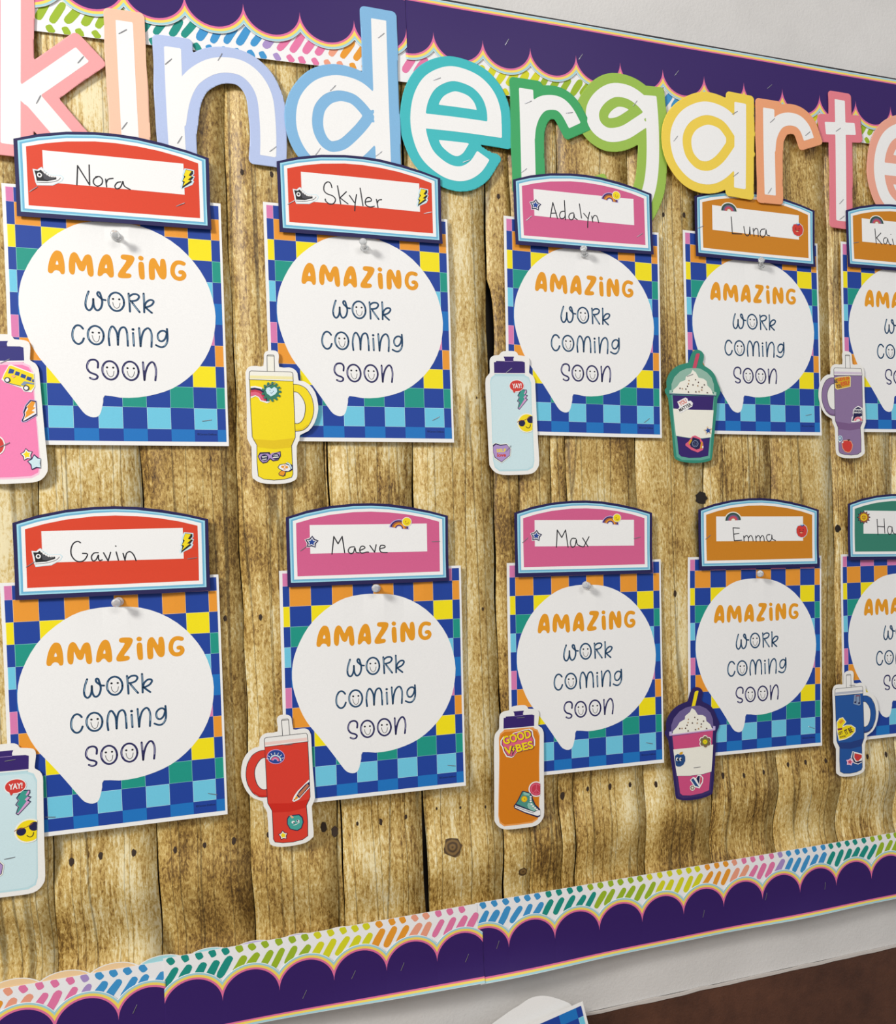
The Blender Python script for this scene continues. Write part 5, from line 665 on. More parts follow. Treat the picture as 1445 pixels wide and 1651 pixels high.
# ------------------------------------------------------------------ border strips
PER = .0622; RAD = .0311
HUES = [(0, 'd4'), (.17, 'd5'), (.335, 'd7'), (.525, 'd8'), (.70, 'd0'), (.81, 'd1'), (.855, 'd2'), (.97, 'd3')]
def scallop(name, label, x0, x1, c0, up, zc, zout, y, bendf, tilt=0):
    """rainbow-edged purple strip; cusps at c0 + k*PER on the line zc; the arcs bulge to the board's middle, the straight edge lies at zout"""
    sgn = -1 if up else 1       # top strip (up=True): arcs bulge downwards
    xm, zm = (x0 + x1) / 2, zc
    def prof(x, r):
        u = (x - c0) / PER; xc = c0 + (math.floor(u) + .5) * PER; dx = x - xc
        return sgn * math.sqrt(max(r * r - dx * dx, 0))
    xs = set([x0, x1]); k = math.floor((x0 - c0) / PER) - 1
    while c0 + k * PER < x1 + PER:
        for j in range(24):
            t = j / 24; x = c0 + k * PER + PER * (.5 - .5 * math.cos(math.pi * t)) if j else c0 + k * PER + 1e-6
            if x0 < x < x1: xs.add(x)
        e = c0 + k * PER - 1e-6
        if x0 < e < x1: xs.add(e)
        k += 1
    xs = sorted(xs); bm = bmesh.new(); mats = ['stripwhite', 'border_blue', 'border_yellow', 'border_pink', 'border_purple', 'border_purple', 'border_purple', 'border_pink', 'border_yellow', 'border_blue', 'stripwhite']
    cols = []
    for x in xs:
        o = zout * 1.0; s_ = -sgn
        zl = [o, o - s_ * .0005, o - s_ * .0026, o - s_ * .0051, o - s_ * .0070]
        inner = [zc + prof(x, RAD), zc + prof(x, RAD + .0023), zc + prof(x, RAD + .0051), zc + prof(x, RAD + .0073), zc + prof(x, RAD + .0079)]
        m1 = zl[-1] + (inner[0] - zl[-1]) / 3; m2 = zl[-1] + (inner[0] - zl[-1]) * 2 / 3
        zz = zl + [m1, m2] + inner
        cols.append([(x, z) for z in zz])
    def put(x, z):
        u = abs(z - zc) / abs(zout - zc) if (z - zc) * (zout - zc) > 0 else 0
        c, s_ = math.cos(tilt), math.sin(tilt); X = x - xm; Z = z - zm
        return bm.verts.new((c * X - s_ * Z, -bendf(x, u), s_ * X + c * Z))
    vv = [[put(*q) for q in c] for c in cols]
    for i in range(len(vv) - 1):
        for j in range(11):
            q = (vv[i][j], vv[i][j + 1], vv[i + 1][j + 1], vv[i + 1][j])
            f = bm.faces.new(q if up else q[::-1]); f.material_index = j
    bm.normal_update()
    for f in bm.faces:
        if f.normal.y > 0: f.normal_flip()
    add_thickness(bm, .0004)
    return tag(finish(bm, name, [paper(m) for m in mats], None, (xm, y, ZC + zm), True), label, 'border trim', 'purple scalloped border strips')
flat = lambda x, u: .0004 * math.sin(x * 23) * u
S = 'scalloped_border_strip'
scallop(S, 'purple scalloped strip, top left, ending behind the letter d', -.5915, .1259, .1259 - PER * 8, True, .6275, .6680, -.0004, flat, .012)
scallop(S, 'purple scalloped strip along the top, right of the letter d', .1245, 1.1375, .1592, True, .6327, .6735, .0001, flat)
def sag(x, u):
    k = .0015 + .0085 * math.exp(-((x - .20) / .16) ** 2) + .004 * math.exp(-((x - .66) / .12) ** 2)
    return k * u * u + .0006 * math.sin(x * 31) * u
scallop(S, 'purple scalloped strip in the bottom left corner', -.5915, -.1815, -.2302, False, -.5290, -.5655, -.0001, sag)
scallop(S, 'purple scalloped strip, bottom, between the two visible seams', -.1832, .1850, -.1224, False, -.5300, -.5635, -.0005, sag, -.006)
scallop(S, 'purple scalloped strip, bottom, running off to the right', .1790, 1.1375, .2190, False, -.5303, -.5660, .0001, sag)

def dash_strip(label, x0, x1, zin, up, y, tilt=0, way=1, xref=.1863):
    """white strip; zin = its straight inner edge; dashes in two slanted rows whose colour runs through the rainbow"""
    xm = (x0 + x1) / 2; sg = 1 if up else -1           # direction from the inner edge to the outer edge
    s = Sheet(); zo = sg * 700
    def q(x, z): return ((x - xm) * 1e4, z)
    s.poly([q(x0, 0), q(x1, 0), q(x1, zo), q(x0, zo)], 'stripwhite')
    o = s.build('brush_stroke_border_strip', None, flatb, .03, .00035, (xm, y, ZC + zin)); o.rotation_euler.y = -tilt
    d = Sheet(); rr = random.Random(int((x0 + 5) * 1000)); k = math.floor((x0 - .2151) / .0145)
    while True:
        x = .2151 + k * .0145; k += 1
        if x > x1: break
        for row in (0, 1):
            for sub in (0,):
                xx = x + (0.0035 if row else 0) + rr.uniform(-.0009, .0009)
                if xx < x0 + .006 or xx > x1 - .006: continue
                fr = (way * (xx - xref) / .444 + rr.uniform(-.01, .01)) % 1
                c = [n_ for f0, n_ in HUES if fr >= f0][-1]
                if row == 0:
                    ln = rr.uniform(235, 275); zmid = sg * (232 + rr.uniform(-10, 10)); a = R(57 + rr.uniform(-5, 5)); wdt = rr.uniform(74, 90)
                    dx, dz = math.cos(a) * ln / 2, math.sin(a) * ln / 2
                    X = (xx - xm) * 1e4
                    ap, bp = Vector((X - dx, zmid - dz)), Vector((X + dx, zmid + dz))
                    dash_blob(d, ap, bp, wdt, c, rr, None)
                else:
                    a = R(118 + rr.uniform(-7, 7)); ln = 95; X = (xx - xm) * 1e4
                    bp = Vector((X, sg * 82)); dx, dz = math.cos(a), math.sin(a)
                    if sg < 0: ap = bp + Vector((-abs(dx), abs(dz))) * ln
                    else: ap = bp - Vector((-abs(dx), abs(dz))) * ln
                    dash_blob(d, ap, bp, 70, c, rr, 0)
    d.build('painted_dashes', o, flatb)
    return tag(o, label, 'border trim', 'white brush stroke border strips')
flatb = lambda x, z: 0.0
def dash_blob(d, a, b, wd, c, rr, clip):
    ax = (b - a).normalized(); n = Vector((-ax.y, ax.x)); pts = []
    L = (b - a).length; h = wd / 2
    prof = [(0, .35), (.06, .8), (.2, 1), (.5, 1.04), (.8, .98), (.94, .8), (1, .3)]
    for t, k in prof: pts.append(a + ax * L * t + n * h * k * rr.uniform(.9, 1.08))
    for t, k in reversed(prof): pts.append(a + ax * L * t - n * h * k * rr.uniform(.9, 1.08))
    P2 = [(p.x, p.y) for p in pts]
    if clip is not None:
        sgn = 1 if b.y > 0 else -1; out = []
        for i in range(len(P2)):
            p, q = P2[i], P2[(i + 1) % len(P2)]; ip, iq = p[1] * sgn > 2, q[1] * sgn > 2
            if ip: out.append(p)
            if ip != iq:
                t = (2 * sgn - p[1]) / (q[1] - p[1]); out.append((p[0] + (q[0] - p[0]) * t, 2 * sgn))
        P2 = out
    if len(P2) > 2: d.poly(P2, c, .06)
dash_strip('white rainbow brush stroke strip, top, behind the letters i and n', -.274, .0905, .5685, True, .0010, .022, -1, -.035)
dash_strip('white rainbow brush stroke strip, top, from the first e rightwards', .1139, 1.1375, .5712, True, .0013, .010, -1, .52)
dash_strip('white rainbow brush stroke strip in the bottom left corner', -.5915, -.1832, -.4712, False, .0010, .0)
dash_strip('white rainbow brush stroke strip, bottom, between the two seams', -.1833, .1790, -.4672, False, .0007, .006)
dash_strip('white rainbow brush stroke strip, bottom, running off to the right', .1770, 1.1375, -.4657, False, .0012, 0)
# pastel scalloped strip peeking out above the lower white strip
s = Sheet(); pc = ['pastelpeach', 'pastelpeach', 'pastelpeach', 'pastelpeach', 'pastelpeach', 'pastelblue', 'pastelblue', 'pastellav', 'pastellav', 'pastelpeach', 'pastelpeach', 'pastelpeach', 'pastelpeach', 'pastelblue']
for k in range(13):
    xc = -.427 + k * .0485; zt = (-.4632 - (xc + .28) * .0105); r_ = .030
    pts = [((xc + r_ * math.cos(R(a))) * 1e4, (zt - r_ * .62 + r_ * .62 * math.sin(R(a))) * 1e4) for a in range(0, 181, 12)]
    pts += [((xc - .0243) * 1e4, -5150), ((xc + .0243) * 1e4, -5150)]
    s.poly(pts, 'cardwhite', .0 + .04 * (k % 2)); s.poly([((p[0] - xc * 1e4) * .955 + xc * 1e4, p[1] - 9) for p in pts], pc[k], .1 + .04 * (k % 2))
tag(s.build('pastel_border_strip', None, None, None, 0, (0, .0017, ZC)), 'pastel scalloped strip peeking out above the lower white strip', 'border trim')

# ------------------------------------------------------------------ the big cut-out letters
def seg_sdf(P, a, b, h, flat_a, flat_b):
    a, b = np.array(a, float), np.array(b, float); d = b - a; L = np.linalg.norm(d); d = d / L; q = P - a
    u = q @ d; v = np.abs(q @ np.array([-d[1], d[0]])); cx = L / 2
    du = np.abs(u - cx) - cx; dv = v - h
    box_ = np.minimum(np.maximum(du, dv), 0) + np.hypot(np.maximum(du, 0), np.maximum(dv, 0))
    out = box_
    if not flat_a: out = np.minimum(out, np.hypot(*(P - a).T) - h)
    if not flat_b: out = np.minimum(out, np.hypot(*(P - b).T) - h)
    return out
def field_cells(bm, xs, zs, Fd, y, mi):
    vc = {}
    def vert(x, z):
        k = (round(x, 3), round(z, 3))
        if k not in vc: vc[k] = bm.verts.new((x * 1e-4, y, z * 1e-4))
        return vc[k]
    nx, nz = len(xs), len(zs); neg = Fd < 0
    for i in range(nx - 1):
        for j in range(nz - 1):
            c = [(i, j), (i + 1, j), (i + 1, j + 1), (i, j + 1)]; s = [neg[a] for a in c]
            if not any(s): continue
            pts = []
            for k in range(4):
                p, q = c[k], c[(k + 1) % 4]
                if neg[p]: pts.append((xs[p[0]], zs[p[1]]))
                if neg[p] != neg[q]:
                    a, b = Fd[p], Fd[q]; t = min(.98, max(.02, a / (a - b)))
                    pts.append((xs[p[0]] + (xs[q[0]] - xs[p[0]]) * t, zs[p[1]] + (zs[q[1]] - zs[p[1]]) * t))
            vs = []
            for p in pts:
                v = vert(*p)
                if v not in vs: vs.append(v)
            if len(vs) > 2:
                try: f = bm.faces.new(vs); f.material_index = mi
                except ValueError: pass
def letter(key, colour, label, y, wd=178, margin=126, bend=(1.2, 0, 0)):
    strokes = D['letters'][key]; allp = np.array([p for s_ in strokes for p in s_]); pad = margin + wd / 2 + 40
    x0, z0 = allp.min(0) - pad; x1, z1 = allp.max(0) + pad; st = 16
    xs = np.arange(x0, x1, st); zs = np.arange(z0, z1, st); X, Z = np.meshgrid(xs, zs, indexing='ij'); P = np.stack([X.ravel(), Z.ravel()], 1)
    sd = np.full(len(P), 1e9)
    RR = 55; so = np.full(len(P), 1e9); E = margin - RR
    for s_ in strokes:
        p = [q for q in smooth(s_, 5)]; one = np.full(len(P), 1e9); oso = np.full(len(P), 1e9)
        for i in range(len(p) - 1):
            if math.dist(p[i], p[i + 1]) < 1e-6: continue
            fa, fb = i == 0, i == len(p) - 2; a, b = np.array(p[i], float), np.array(p[i + 1], float); d = (b - a) / np.linalg.norm(b - a)
            one = np.minimum(one, seg_sdf(P, a, b, wd / 2, fa, fb))
            oso = np.minimum(oso, seg_sdf(P, a - d * E * fa, b + d * E * fb, wd / 2 + E, fa, fb))
        for end, nxt in ((p[0], p[1]), (p[-1], p[-2])):     # square-cut stroke ends
            end = np.array(end, float); d = end - np.array(nxt, float); d /= np.linalg.norm(d); u = (P - end) @ d; far = np.hypot(*(P - end).T)
            one = np.where(far < wd * .85, np.maximum(one, u), one)
            oso = np.where(far < (wd / 2 + E) * 1.75, np.maximum(oso, u - E), oso)
        sd = np.minimum(sd, one); so = np.minimum(so, oso)
    sd = sd.reshape(X.shape); so = so.reshape(X.shape) - RR
    outm = so > 0; reach = np.zeros_like(outm); reach[0, :] = reach[-1, :] = True; reach[:, 0] = reach[:, -1] = True
    while True:
        g = reach.copy(); g[1:] |= reach[:-1]; g[:-1] |= reach[1:]; g[:, 1:] |= reach[:, :-1]; g[:, :-1] |= reach[:, 1:]; g &= outm; g[0, :] = g[-1, :] = True
        if (g == reach).all(): break
        reach = g
    hole = outm & ~reach
    sil = np.where(hole, -5.0, so)
    # the scissors' slightly uneven outline
    sil = sil + 3.5 * np.sin(X * .0045 + Z * .0061) + 2.0 * np.sin(Z * .013 - X * .004)
    sil = np.where(hole, -5.0, sil)
    hg = hole.copy(); hg[1:] |= hole[:-1]; hg[:-1] |= hole[1:]; hg[:, 1:] |= hole[:, :-1]; hg[:, :-1] |= hole[:, 1:]
    isl = np.where(hg, -so, 5.0)
    sil = np.where(hg, -5.0, sil)
    cx0, cz0 = (x0 + x1) / 2, (z0 + z1) / 2
    def bf(x, z): return .0006 * math.sin(x * 30 + bend[1]) * bend[0] * math.sin(z * 19 + bend[2]) + .0006
    def mk(fields, mat, lift, name, parent, thick):
        bm = bmesh.new()
        for fd in fields: field_cells(bm, xs - cx0, zs - cz0, fd, -lift, 0)
        bm.normal_update()
        for f in bm.faces:
            if f.normal.y > 0: f.normal_flip()
        if thick: add_thickness(bm, thick)
        for v in bm.verts: v.co.y -= bf(v.co.x, v.co.z)
        return finish(bm, name, [paper(mat)], parent, (cx0 * 1e-4, y, ZC + cz0 * 1e-4) if parent is None else (0, 0, 0), True)
    o = mk([sil], colour, 0, 'letter_cutout', None, .0004)
    mk([sd, isl], 'paperwhite', .00008, 'letter_face', o, 0)
    return tag(o, label, 'letter', 'letters of the word across the top')
letter('k', 'lk', 'large cut-out letter k with a pink outline', -.0004, 186, 124)
letter('i', 'li', 'large cut-out dotless letter i with a peach outline', -.0009, 172, 120, (1, 1, 2))
letter('n', 'ln', 'large cut-out letter n with a pale lavender-blue outline', -.0004, 176, 118, (1.4, 2, 1))
letter('d', 'ld', 'large cut-out letter d with a sky blue outline', -.0009, 180, 126, (1, 3, 1))
letter('e', 'le', 'large cut-out letter e with a turquoise outline', -.0004, 184, 126, (1.4, 1, 3))
letter('r', 'lr', 'large cut-out letter r with a green outline', -.0009, 190, 124, (1, 2, 2))
letter('g', 'lg', 'large cut-out letter g with a lime green outline', -.0013, 184, 128, (1, 0, 1))
letter('a', 'la', 'large cut-out letter a with a yellow outline', -.0062, 184, 130, (.6, 1, 1))
letter('r2', 'lr2', 'large cut-out letter r with an orange outline', -.0056, 182, 122, (.6, 2, 0))
letter('t', 'lt', 'large cut-out letter t with a rose outline', -.0009, 178, 112, (.8, 0, 2))
letter('e2', 'le2', 'large cut-out letter e with a salmon outline, cut by the right edge', -.0004, 184, 126, (1, 3, 1))

# ------------------------------------------------------------------ the ten posters
TAGDESC = {'Nora': 'red tag over the k', 'Skyler': 'red tag under the d', 'Adalyn': 'upper pink tag', 'Luna': 'orange tag overlapped by the a',
  'Kai': 'upper right orange tag cut by the frame', 'Gavin': 'lower red tag', 'Maeve': 'lower left pink tag', 'Max': 'lower right pink tag', 'Emma': 'lower orange tag', 'Ha': 'green tag with the sun'}
ORDER = ['Nora', 'Skyler', 'Adalyn', 'Luna', 'Kai', 'Gavin', 'Maeve', 'Max', 'Emma', 'Ha']
ROWC = ['ckpink', 'ckorange', 'ckyellow', 'ckteal', 'ckcyan', 'ckmid']
XB = [-1045] + [-971 + 242 * i for i in range(9)] + [1055]
ZB = [1365] + [1210 - 242 * i for i in range(11)] + [-1350]
def poster(label, loc, theta, seed, group='checkered work posters'):
    rr = random.Random(seed); a1, a2, a3, p1, p2 = rr.uniform(.3, .6), rr.uniform(.2, .5), rr.uniform(.3, 1.0), rr.uniform(0, 6), rr.uniform(0, 6)
    c1, c2 = rr.uniform(.5, 1.6), rr.uniform(.5, 1.8)
    def bend(x, z):
        u, v = x / .108, z / .14
        y = a1 * math.sin(u * 2.6 + v * .8 + p1) + a2 * math.sin(v * 3.4 + p2) + .8
        y += c1 * max(0, u) ** 3 * max(0, -v) ** 2 + c2 * max(0, -u) ** 3 * max(0, v) ** 3
        y += a3 * math.exp(-((x - .02) / .05) ** 2 - ((z - .115) / .03) ** 2) * math.sin(x * 120)
        return max(0, y) * 1e-3
    s = Sheet(); s.quad(-1079.5, -1397, 1079.5, 1397, 'paperwhite')
    o = s.build('work_poster', None, bend, .0121, .00025, loc); o.rotation_euler.y = -theta
    s = Sheet(); s.quad(XB[0], ZB[-1], XB[-1], ZB[0], 'ckblue', .06)
    for r in range(12):
        for c in range(10):
            if (r + c) % 2 == 0:
                m = ROWC[r % 6]; x0, x1, z1, z0 = XB[c], XB[c + 1], ZB[r], ZB[r + 1]
                if m == 'ckmid': s.quad(x0, z0, x1, z1, m, .12); continue
                s.quad(x0, z0, x1, z1, m + '_l', .12); s.quad(x0 + 4, z0 + 4, x1 - 4, z1 - 4, m, .18)
    s.text('\u00a9Carson Dellosa', (850, -1262), (205, 0), (0, 24), 'copyink', .24, .012)
    s.build('checker_print', o, bend, .0121)
    s = Sheet(); s.poly(smooth_closed(D['bubble'], 2), 'paperwhite', .24)
    s.build('speech_bubble', o, bend, .0121)
    s = Sheet()
    for pts, hl in D['amaz']: s.poly(smooth_closed(pts, 3), 'amazing', .31, smooth_closed(hl, 2) if hl else None)
    g, ref = D['amazG']; wd = math.dist(ref[0], ref[1]) * 2.05; s.stroke(g, wd, 'amazing', .31)
    for c, wd, pts, sm in D['words']: s.stroke(pts, wd * 1.12, c, .31 if c not in ('ink_light', 'ink_lilac') else .36, sm)
    s.build('lettering', o, bend)
    return tag(o, label, 'poster', group)
for i, n in enumerate(ORDER):
    x, z, th = D['posters'][i]
    poster('checkered poster with a speech bubble, below the ' + TAGDESC[n], (x, 0, ZC + z), th, i + 11)

# ------------------------------------------------------------------ printed art drawn from lists
def fill(sheets, items, lift0, step, colmap=None, fix=None):
    lv = {}
    for it in items:
        part, kind, col = it[:3]
        if col[0] == '@': col = colmap[int(col[1:])]
        sh = sheets.setdefault(part, Sheet()); lv[part] = lv.get(part, -1) + 1
        base = lift0[part] if isinstance(lift0, dict) else lift0
        L = base + step * min(lv[part], 14)
        g = fix or (lambda p: p)
        if kind == 'poly': sh.poly([g(p) for p in it[3]], col, L)
        elif kind == 'stroke': sh.stroke([g(p) for p in it[4]], it[3], col, L, it[5], 3)
        elif kind == 'text':
            z = g((0, 0)); dx = g(it[5]); dy = g(it[6])
            sh.text(it[3], g(it[4]), (dx[0] - z[0], dx[1] - z[1]), (dy[0] - z[0], dy[1] - z[1]), col, L, .03)

# ------------------------------------------------------------------ name tags
TAGCOL = {'red': 'tagred', 'pink': 'tagpink', 'amber': 'tagamber', 'green': 'taggreen'}
TAGLAB = {'Nora': 'red arched name tag over the letters k, i and n', 'Skyler': 'red arched name tag below the letter d', 'Gavin': 'red arched name tag in the lower row, far left',
  'Adalyn': 'pink arched name tag in the upper row', 'Maeve': 'pink arched name tag, lower row, the left one with the longer name', 'Max': 'pink arched name tag, lower row, the right one with a three-letter name',
  'Luna': 'orange arched name tag overlapped by the yellow a and orange r', 'Kai': 'orange arched name tag cut off at the right edge, upper row', 'Emma': 'orange arched name tag in the lower row', 'Ha': 'green arched name tag with a sun sticker, lower right'}
for ti, n in enumerate(ORDER):
    t = D['tags'][n]; px, pz, a, b, c, d = t['pose']
    k = (a * a + b * b) ** .5 ; th = math.atan2(b, a); rr = random.Random(ti + 3); ph = rr.uniform(0, 6); am = rr.uniform(.5, .9)
    sc = lambda p, k=k: (p[0] * k, p[1] * k)
    def bend(x, z, ph=ph, am=am):
        v = z / .035; return max(0, (am * math.sin(x * 24 + ph) * .5 + .5 + .8 * max(0, -v) ** 2)) * 1e-3
    S_ = D['tagshape']
    s = Sheet(); s.poly([sc(p) for p in S_['tag_card']], 'tagnavy')
    o = s.build('name_tag', None, bend, .012, .0005, (px, -.003, ZC + pz)); o.rotation_euler.y = -th
    s = Sheet(); s.poly([sc(p) for p in S_['sky']], 'tagsky', .06); s.poly([sc(p) for p in S_['mid']], 'tagmid', .12); s.poly([sc(p) for p in S_['white']], 'paperwhite', .18)
    s.build('striped_rim', o, bend, .012)
    s = Sheet(); s.poly([sc(p) for p in S_['panel']], TAGCOL[t['kind']], .24); s.build('coloured_panel', o, bend, .012)
    s = Sheet(); s.poly([sc(p) for p in S_['slot']], 'paperwhite', .32); s.build('writing_field', o, bend, .012)
    s = Sheet(); ct, st_ = math.cos(-th), math.sin(-th)
    for pts in t['name']: s.stroke([(ct * p[0] - st_ * p[1], st_ * p[0] + ct * p[1]) for p in pts], 13.5, 'marker', .40, 1, 3)
    s.build('handwriting', o, bend)
    sh = {}; fill(sh, D['tagart'][t['kind']], .42, .05, None, sc)
    for part, q in sh.items(): q.build(part, o, bend)
    tag(o, TAGLAB[n], 'name tag', 'arched name tags')

# ------------------------------------------------------------------ drink cut-outs
CUTLAB = {'blue_bottle': ('bottle_cutout', 'pale blue water bottle cut-out beside the middle poster, upper row'), 'blue_bottle_left': ('bottle_cutout', 'pale blue water bottle cut-out at the lower left edge'),
  'pink_bottle': ('bottle_cutout', 'pink water bottle cut-out with a bus sticker, left edge'), 'orange_bottle': ('bottle_cutout', 'orange water bottle cut-out with a sneaker sticker'),
  'yellow_tumbler': ('tumbler_cutout', 'yellow handled tumbler cut-out with sunglasses sticker'), 'red_tumbler': ('tumbler_cutout', 'red handled tumbler cut-out with pencil and apple stickers'),
  'purple_tumbler': ('tumbler_cutout', 'purple handled tumbler cut-out with a red apple sticker'), 'blue_tumbler': ('tumbler_cutout', 'dark blue handled tumbler cut-out with a melon sticker'),
  'green_cup': ('cup_cutout', 'whipped cream cup cut-out with a green outline'), 'pink_cup': ('cup_cutout', 'pink whipped cream cup cut-out with a dark purple outline')}
STEP = {'bottle_body': .06, 'bottle_cap': .06, 'lid': .06, 'straw': .06, 'handle': .06, 'tumbler_body': .12, 'cup_body': .06, 'cup_sleeve': .24, 'dome_lid': .30, 'whipped_cream': .42}
STKLAB = {'letter_sticker': 'lettered sticker', 'smiley_sticker': 'yellow smiley sticker', 'heart_sticker': 'heart sticker', 'bus_sticker': 'yellow school bus sticker'}
for ci, (key, c) in enumerate(D['cut'].items()):
    shp = D['shape'][c['kind']]; px, pz, a, b, e, f_ = c['pose']
    g = lambda p, a=a, b=b, e=e, f_=f_: (p[0] * a + p[1] * e, p[0] * b + p[1] * f_)
    rr = random.Random(ci); p1, p2 = rr.uniform(0, 6), rr.uniform(0, 6)
    def bend(x, z, p1=p1, p2=p2): return (.9 + .5 * math.sin(z * 26 + p1) + .4 * math.sin(x * 40 + p2)) * 1e-3
    s = Sheet(); s.poly(smooth_closed([g(p) for p in shp['outer']], 2), c['card'])
    nm, lab = CUTLAB[key]
    o = s.build(nm, None, bend, .010, .0004, (px, -.0026, ZC + pz))
    sh = {}; lift = {k: v for k, v in STEP.items()}
    items = shp['art']
    if c['kind'] == 'cup':
        order = {'cup_body': 0, 'cup_sleeve': 1, 'dome_lid': 2, 'whipped_cream': 3, 'straw': 4}
        lift['straw'] = .40
        rim = [it for it in items if it[0] == 'dome_lid']
    fill(sh, items, lift, .06, c['col'], g)
    for part, q in sh.items(): q.build(part, o, bend, .010)
    own = c['own']
    if own == 'blue_bottle':
        own = D['cut']['blue_bottle']['own']; gg = g
    else: gg = None
    sh = {}; fill(sh, own, .45, .05, None, gg)
    for part, q in sh.items():
        so = q.build(part, o, bend)
        if part in STKLAB: so['label'] = STKLAB[part]
    tag(o, lab, 'paper cutout', 'drink cut-outs')

# ------------------------------------------------------------------ staples
bm = bmesh.new()
path = [(-.0052, .0035), (-.0053, .0004), (-.0049, -.0000), (-.002, -.0002), (.002, -.0002), (.0049, -.0000), (.0053, .0004), (.0052, .0035)]
rings = []
for i, (x, y) in enumerate(path):
    d = Vector((path[min(i + 1, 7)][0] - path[max(i - 1, 0)][0], path[min(i + 1, 7)][1] - path[max(i - 1, 0)][1])).normalized(); n = Vector((-d.y, d.x))
    rings.append([bm.verts.new((x + n.x * h_, y + n.y * h_, v_)) for h_, v_ in ((-.00018, -.00034), (.00018, -.00034), (.00018, .00034), (-.00018, .00034))])
for i in range(7):
    for k in range(4): bm.faces.new((rings[i][k], rings[i][(k + 1) % 4], rings[i + 1][(k + 1) % 4], rings[i + 1][k]))
bm.faces.new(rings[0][::-1]); bm.faces.new(rings[-1])
st0 = finish(bm, 'staple', [steel]); first = True
bpy.context.view_layer.update(); DG = bpy.context.evaluated_depsgraph_get()
def surface(x, z):
    hit, loc, *_ = SC.ray_cast(DG, (x, -.3, ZC + z), (0, 1, 0)); return loc.y if hit else 0
for lab, q, ang, Y in D['st']:
    for n, dsc in TAGDESC.items(): lab = lab.replace('the %s poster' % n, 'the poster under the ' + dsc).replace('the %s tag' % n, 'the ' + dsc)
    o = st0 if first else st0.copy()
    if not first: COL.objects.link(o)
    first = False
    y = surface(q[0] * 1e-4, q[1] * 1e-4) - .0002
    o.location = (q[0] * 1e-4, y, ZC + q[1] * 1e-4); o.rotation_euler = (0, -R(ang), 0)
    tag(o, 'steel staple, ' + lab.replace(' cut by the frame', ''), 'staple', 'staples')

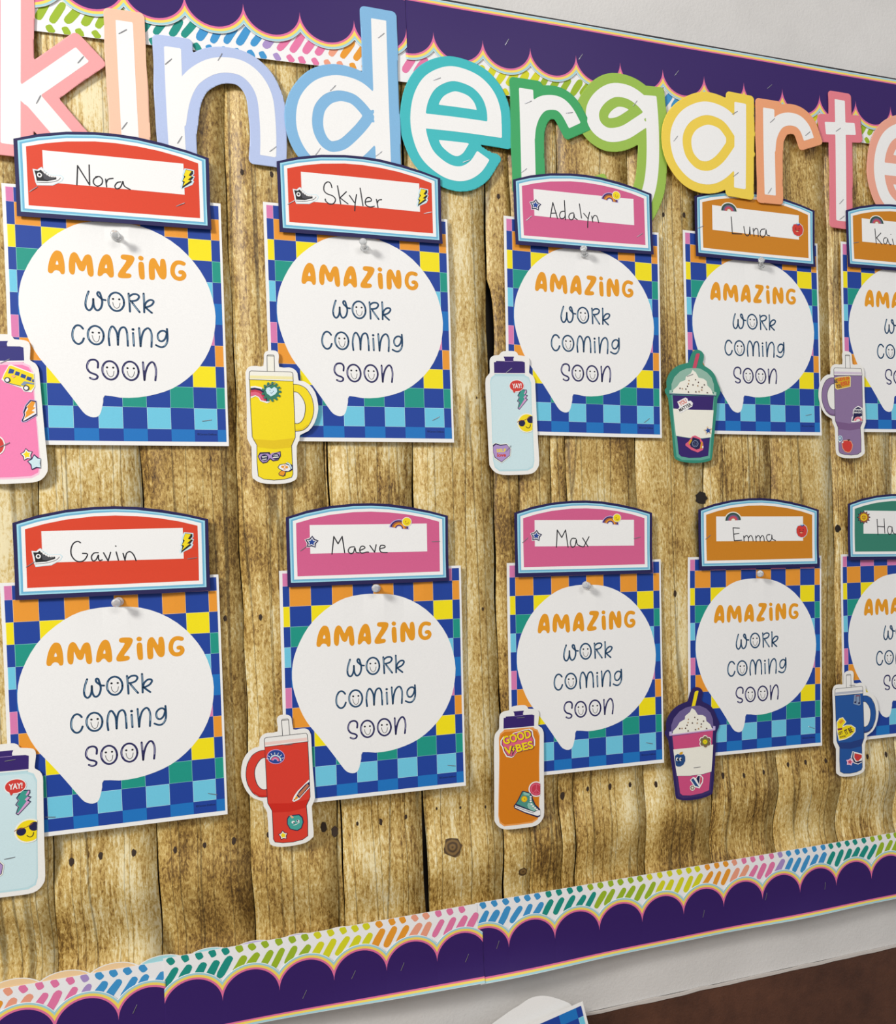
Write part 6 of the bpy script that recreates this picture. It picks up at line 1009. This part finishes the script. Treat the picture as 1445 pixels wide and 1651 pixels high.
# ------------------------------------------------------------------ clear push pins
def lathe(prof, n=20):
    bm = bmesh.new(); rings = []
    for r_, y in prof: rings.append([bm.verts.new((r_ * math.cos(2 * math.pi * i / n), y, r_ * math.sin(2 * math.pi * i / n))) for i in range(n)])
    for a, b in zip(rings, rings[1:]):
        for i in range(n): bm.faces.new((a[i], a[(i + 1) % n], b[(i + 1) % n], b[i]))
    bm.faces.new(rings[0][::-1]); bm.faces.new(rings[-1]); bmesh.ops.recalc_face_normals(bm, faces=bm.faces[:]); return bm
pin_tilt = {'Nora': (8, 4), 'Skyler': (-14, -10), 'Adalyn': (-16, -22), 'Luna': (-20, -26), 'Gavin': (2, 0), 'Maeve': (-4, -8), 'Max': (-8, -28), 'Emma': (-2, -28)}
proto = None
for n, q in D['pins']:
    if proto is None:
        pin = bpy.data.objects.new('push_pin', None); COL.objects.link(pin); proto = pin
        finish(lathe([(.0002, -.0185), (.0040, -.0183), (.0047, -.0172), (.0044, -.0160), (.0026, -.0150), (.0021, -.0118), (.0023, -.0080), (.0030, -.0062)]), 'grip', [clear], pin, (0, 0, 0), True)
        finish(lathe([(.0030, -.0061), (.0048, -.0054), (.0052, -.0045), (.0044, -.0036), (.0002, -.0034)]), 'collar', [clear], pin, (0, 0, 0), True)
        finish(lathe([(.0005, -.0034), (.0005, .0035), (.0001, .0065)], 8), 'needle', [needle_m], pin, (0, 0, 0), True)
        o = pin
    else:
        o = proto.copy(); COL.objects.link(o)
        for ch in list(proto.children):
            c2 = ch.copy(); COL.objects.link(c2); c2.parent = o
    rx, rz = pin_tilt[n]
    o.location = (q[0] * 1e-4, surface(q[0] * 1e-4, q[1] * 1e-4) + .0028, ZC + q[1] * 1e-4); o.rotation_euler = (R(rx), 0, R(rz))
    tag(o, 'clear plastic push pin just below the ' + TAGDESC[n], 'push pin', 'clear push pins')

# ------------------------------------------------------------------ papers propped below the board, on a desk under the frame
DZ = ZC - .912
desk = bpy.data.objects.new('desk', None); COL.objects.link(desk); desk.location = (.26, -.28, 0)
tag(desk, 'plain low desk standing below the board, under the papers', 'desk')
dm = wall_material('desk_laminate', lin((.62, .52, .40)), lin((.68, .58, .46)), 20, .05, .35)
bm = bmesh.new(); box(bm, -.34, .34, -.24, .24, DZ - .025, DZ); bmesh.ops.bevel(bm, geom=bm.edges[:], offset=.004, segments=2, affect='EDGES'); finish(bm, 'desk_top', [dm], desk)
for sx in (-1, 1):
    for sy in (-1, 1):
        bm = bmesh.new(); box(bm, sx * .31 - .015, sx * .31 + .015, sy * .21 - .015, sy * .21 + .015, 0, DZ - .025); finish(bm, 'leg', [steel], desk)
# an upside-down checkered poster leaning back against the wall
th = math.pi + R(12); ap = Vector((.3125, -.6125)); tl = R(-3)
cxp = ap.x + math.cos(th) * .108 - math.sin(th) * .1397; dzp = math.sin(th) * .108 + math.cos(th) * .1397
o = poster('upside-down checkered poster corner leaning on the wall under the board', (cxp, -.012 + dzp * math.sin(-tl), ZC + ap.y + dzp * math.cos(tl)), 0, 77, None)
o.rotation_mode = 'YXZ'; o.rotation_euler = (tl, -th, 0)
# a blank white cut-out with a rounded obtuse corner behind it
out = [(0, 0), (120, -15), (240, -62), (420, -160), (490, -240), (510, -340), (512, -450), (512, -2900), (500, -3000), (470, -3140), (300, -3140), (-1000, -3140), (-1050, -2900), (-1010, -520), (-960, -430), (-840, -370), (-377, -135), (-230, -75), (-110, -18)]
s = Sheet(); s.poly(smooth_closed(out, 3), 'paperwhite')
o = s.build('blank_cutout', None, lambda x, z: .0012 * math.sin(x * 22) + .0012, .012, .0004, (.2519, -.0045, ZC - .5978))
tag(o, 'blank white paper with a rounded corner, leaning on the wall under the board', 'paper')
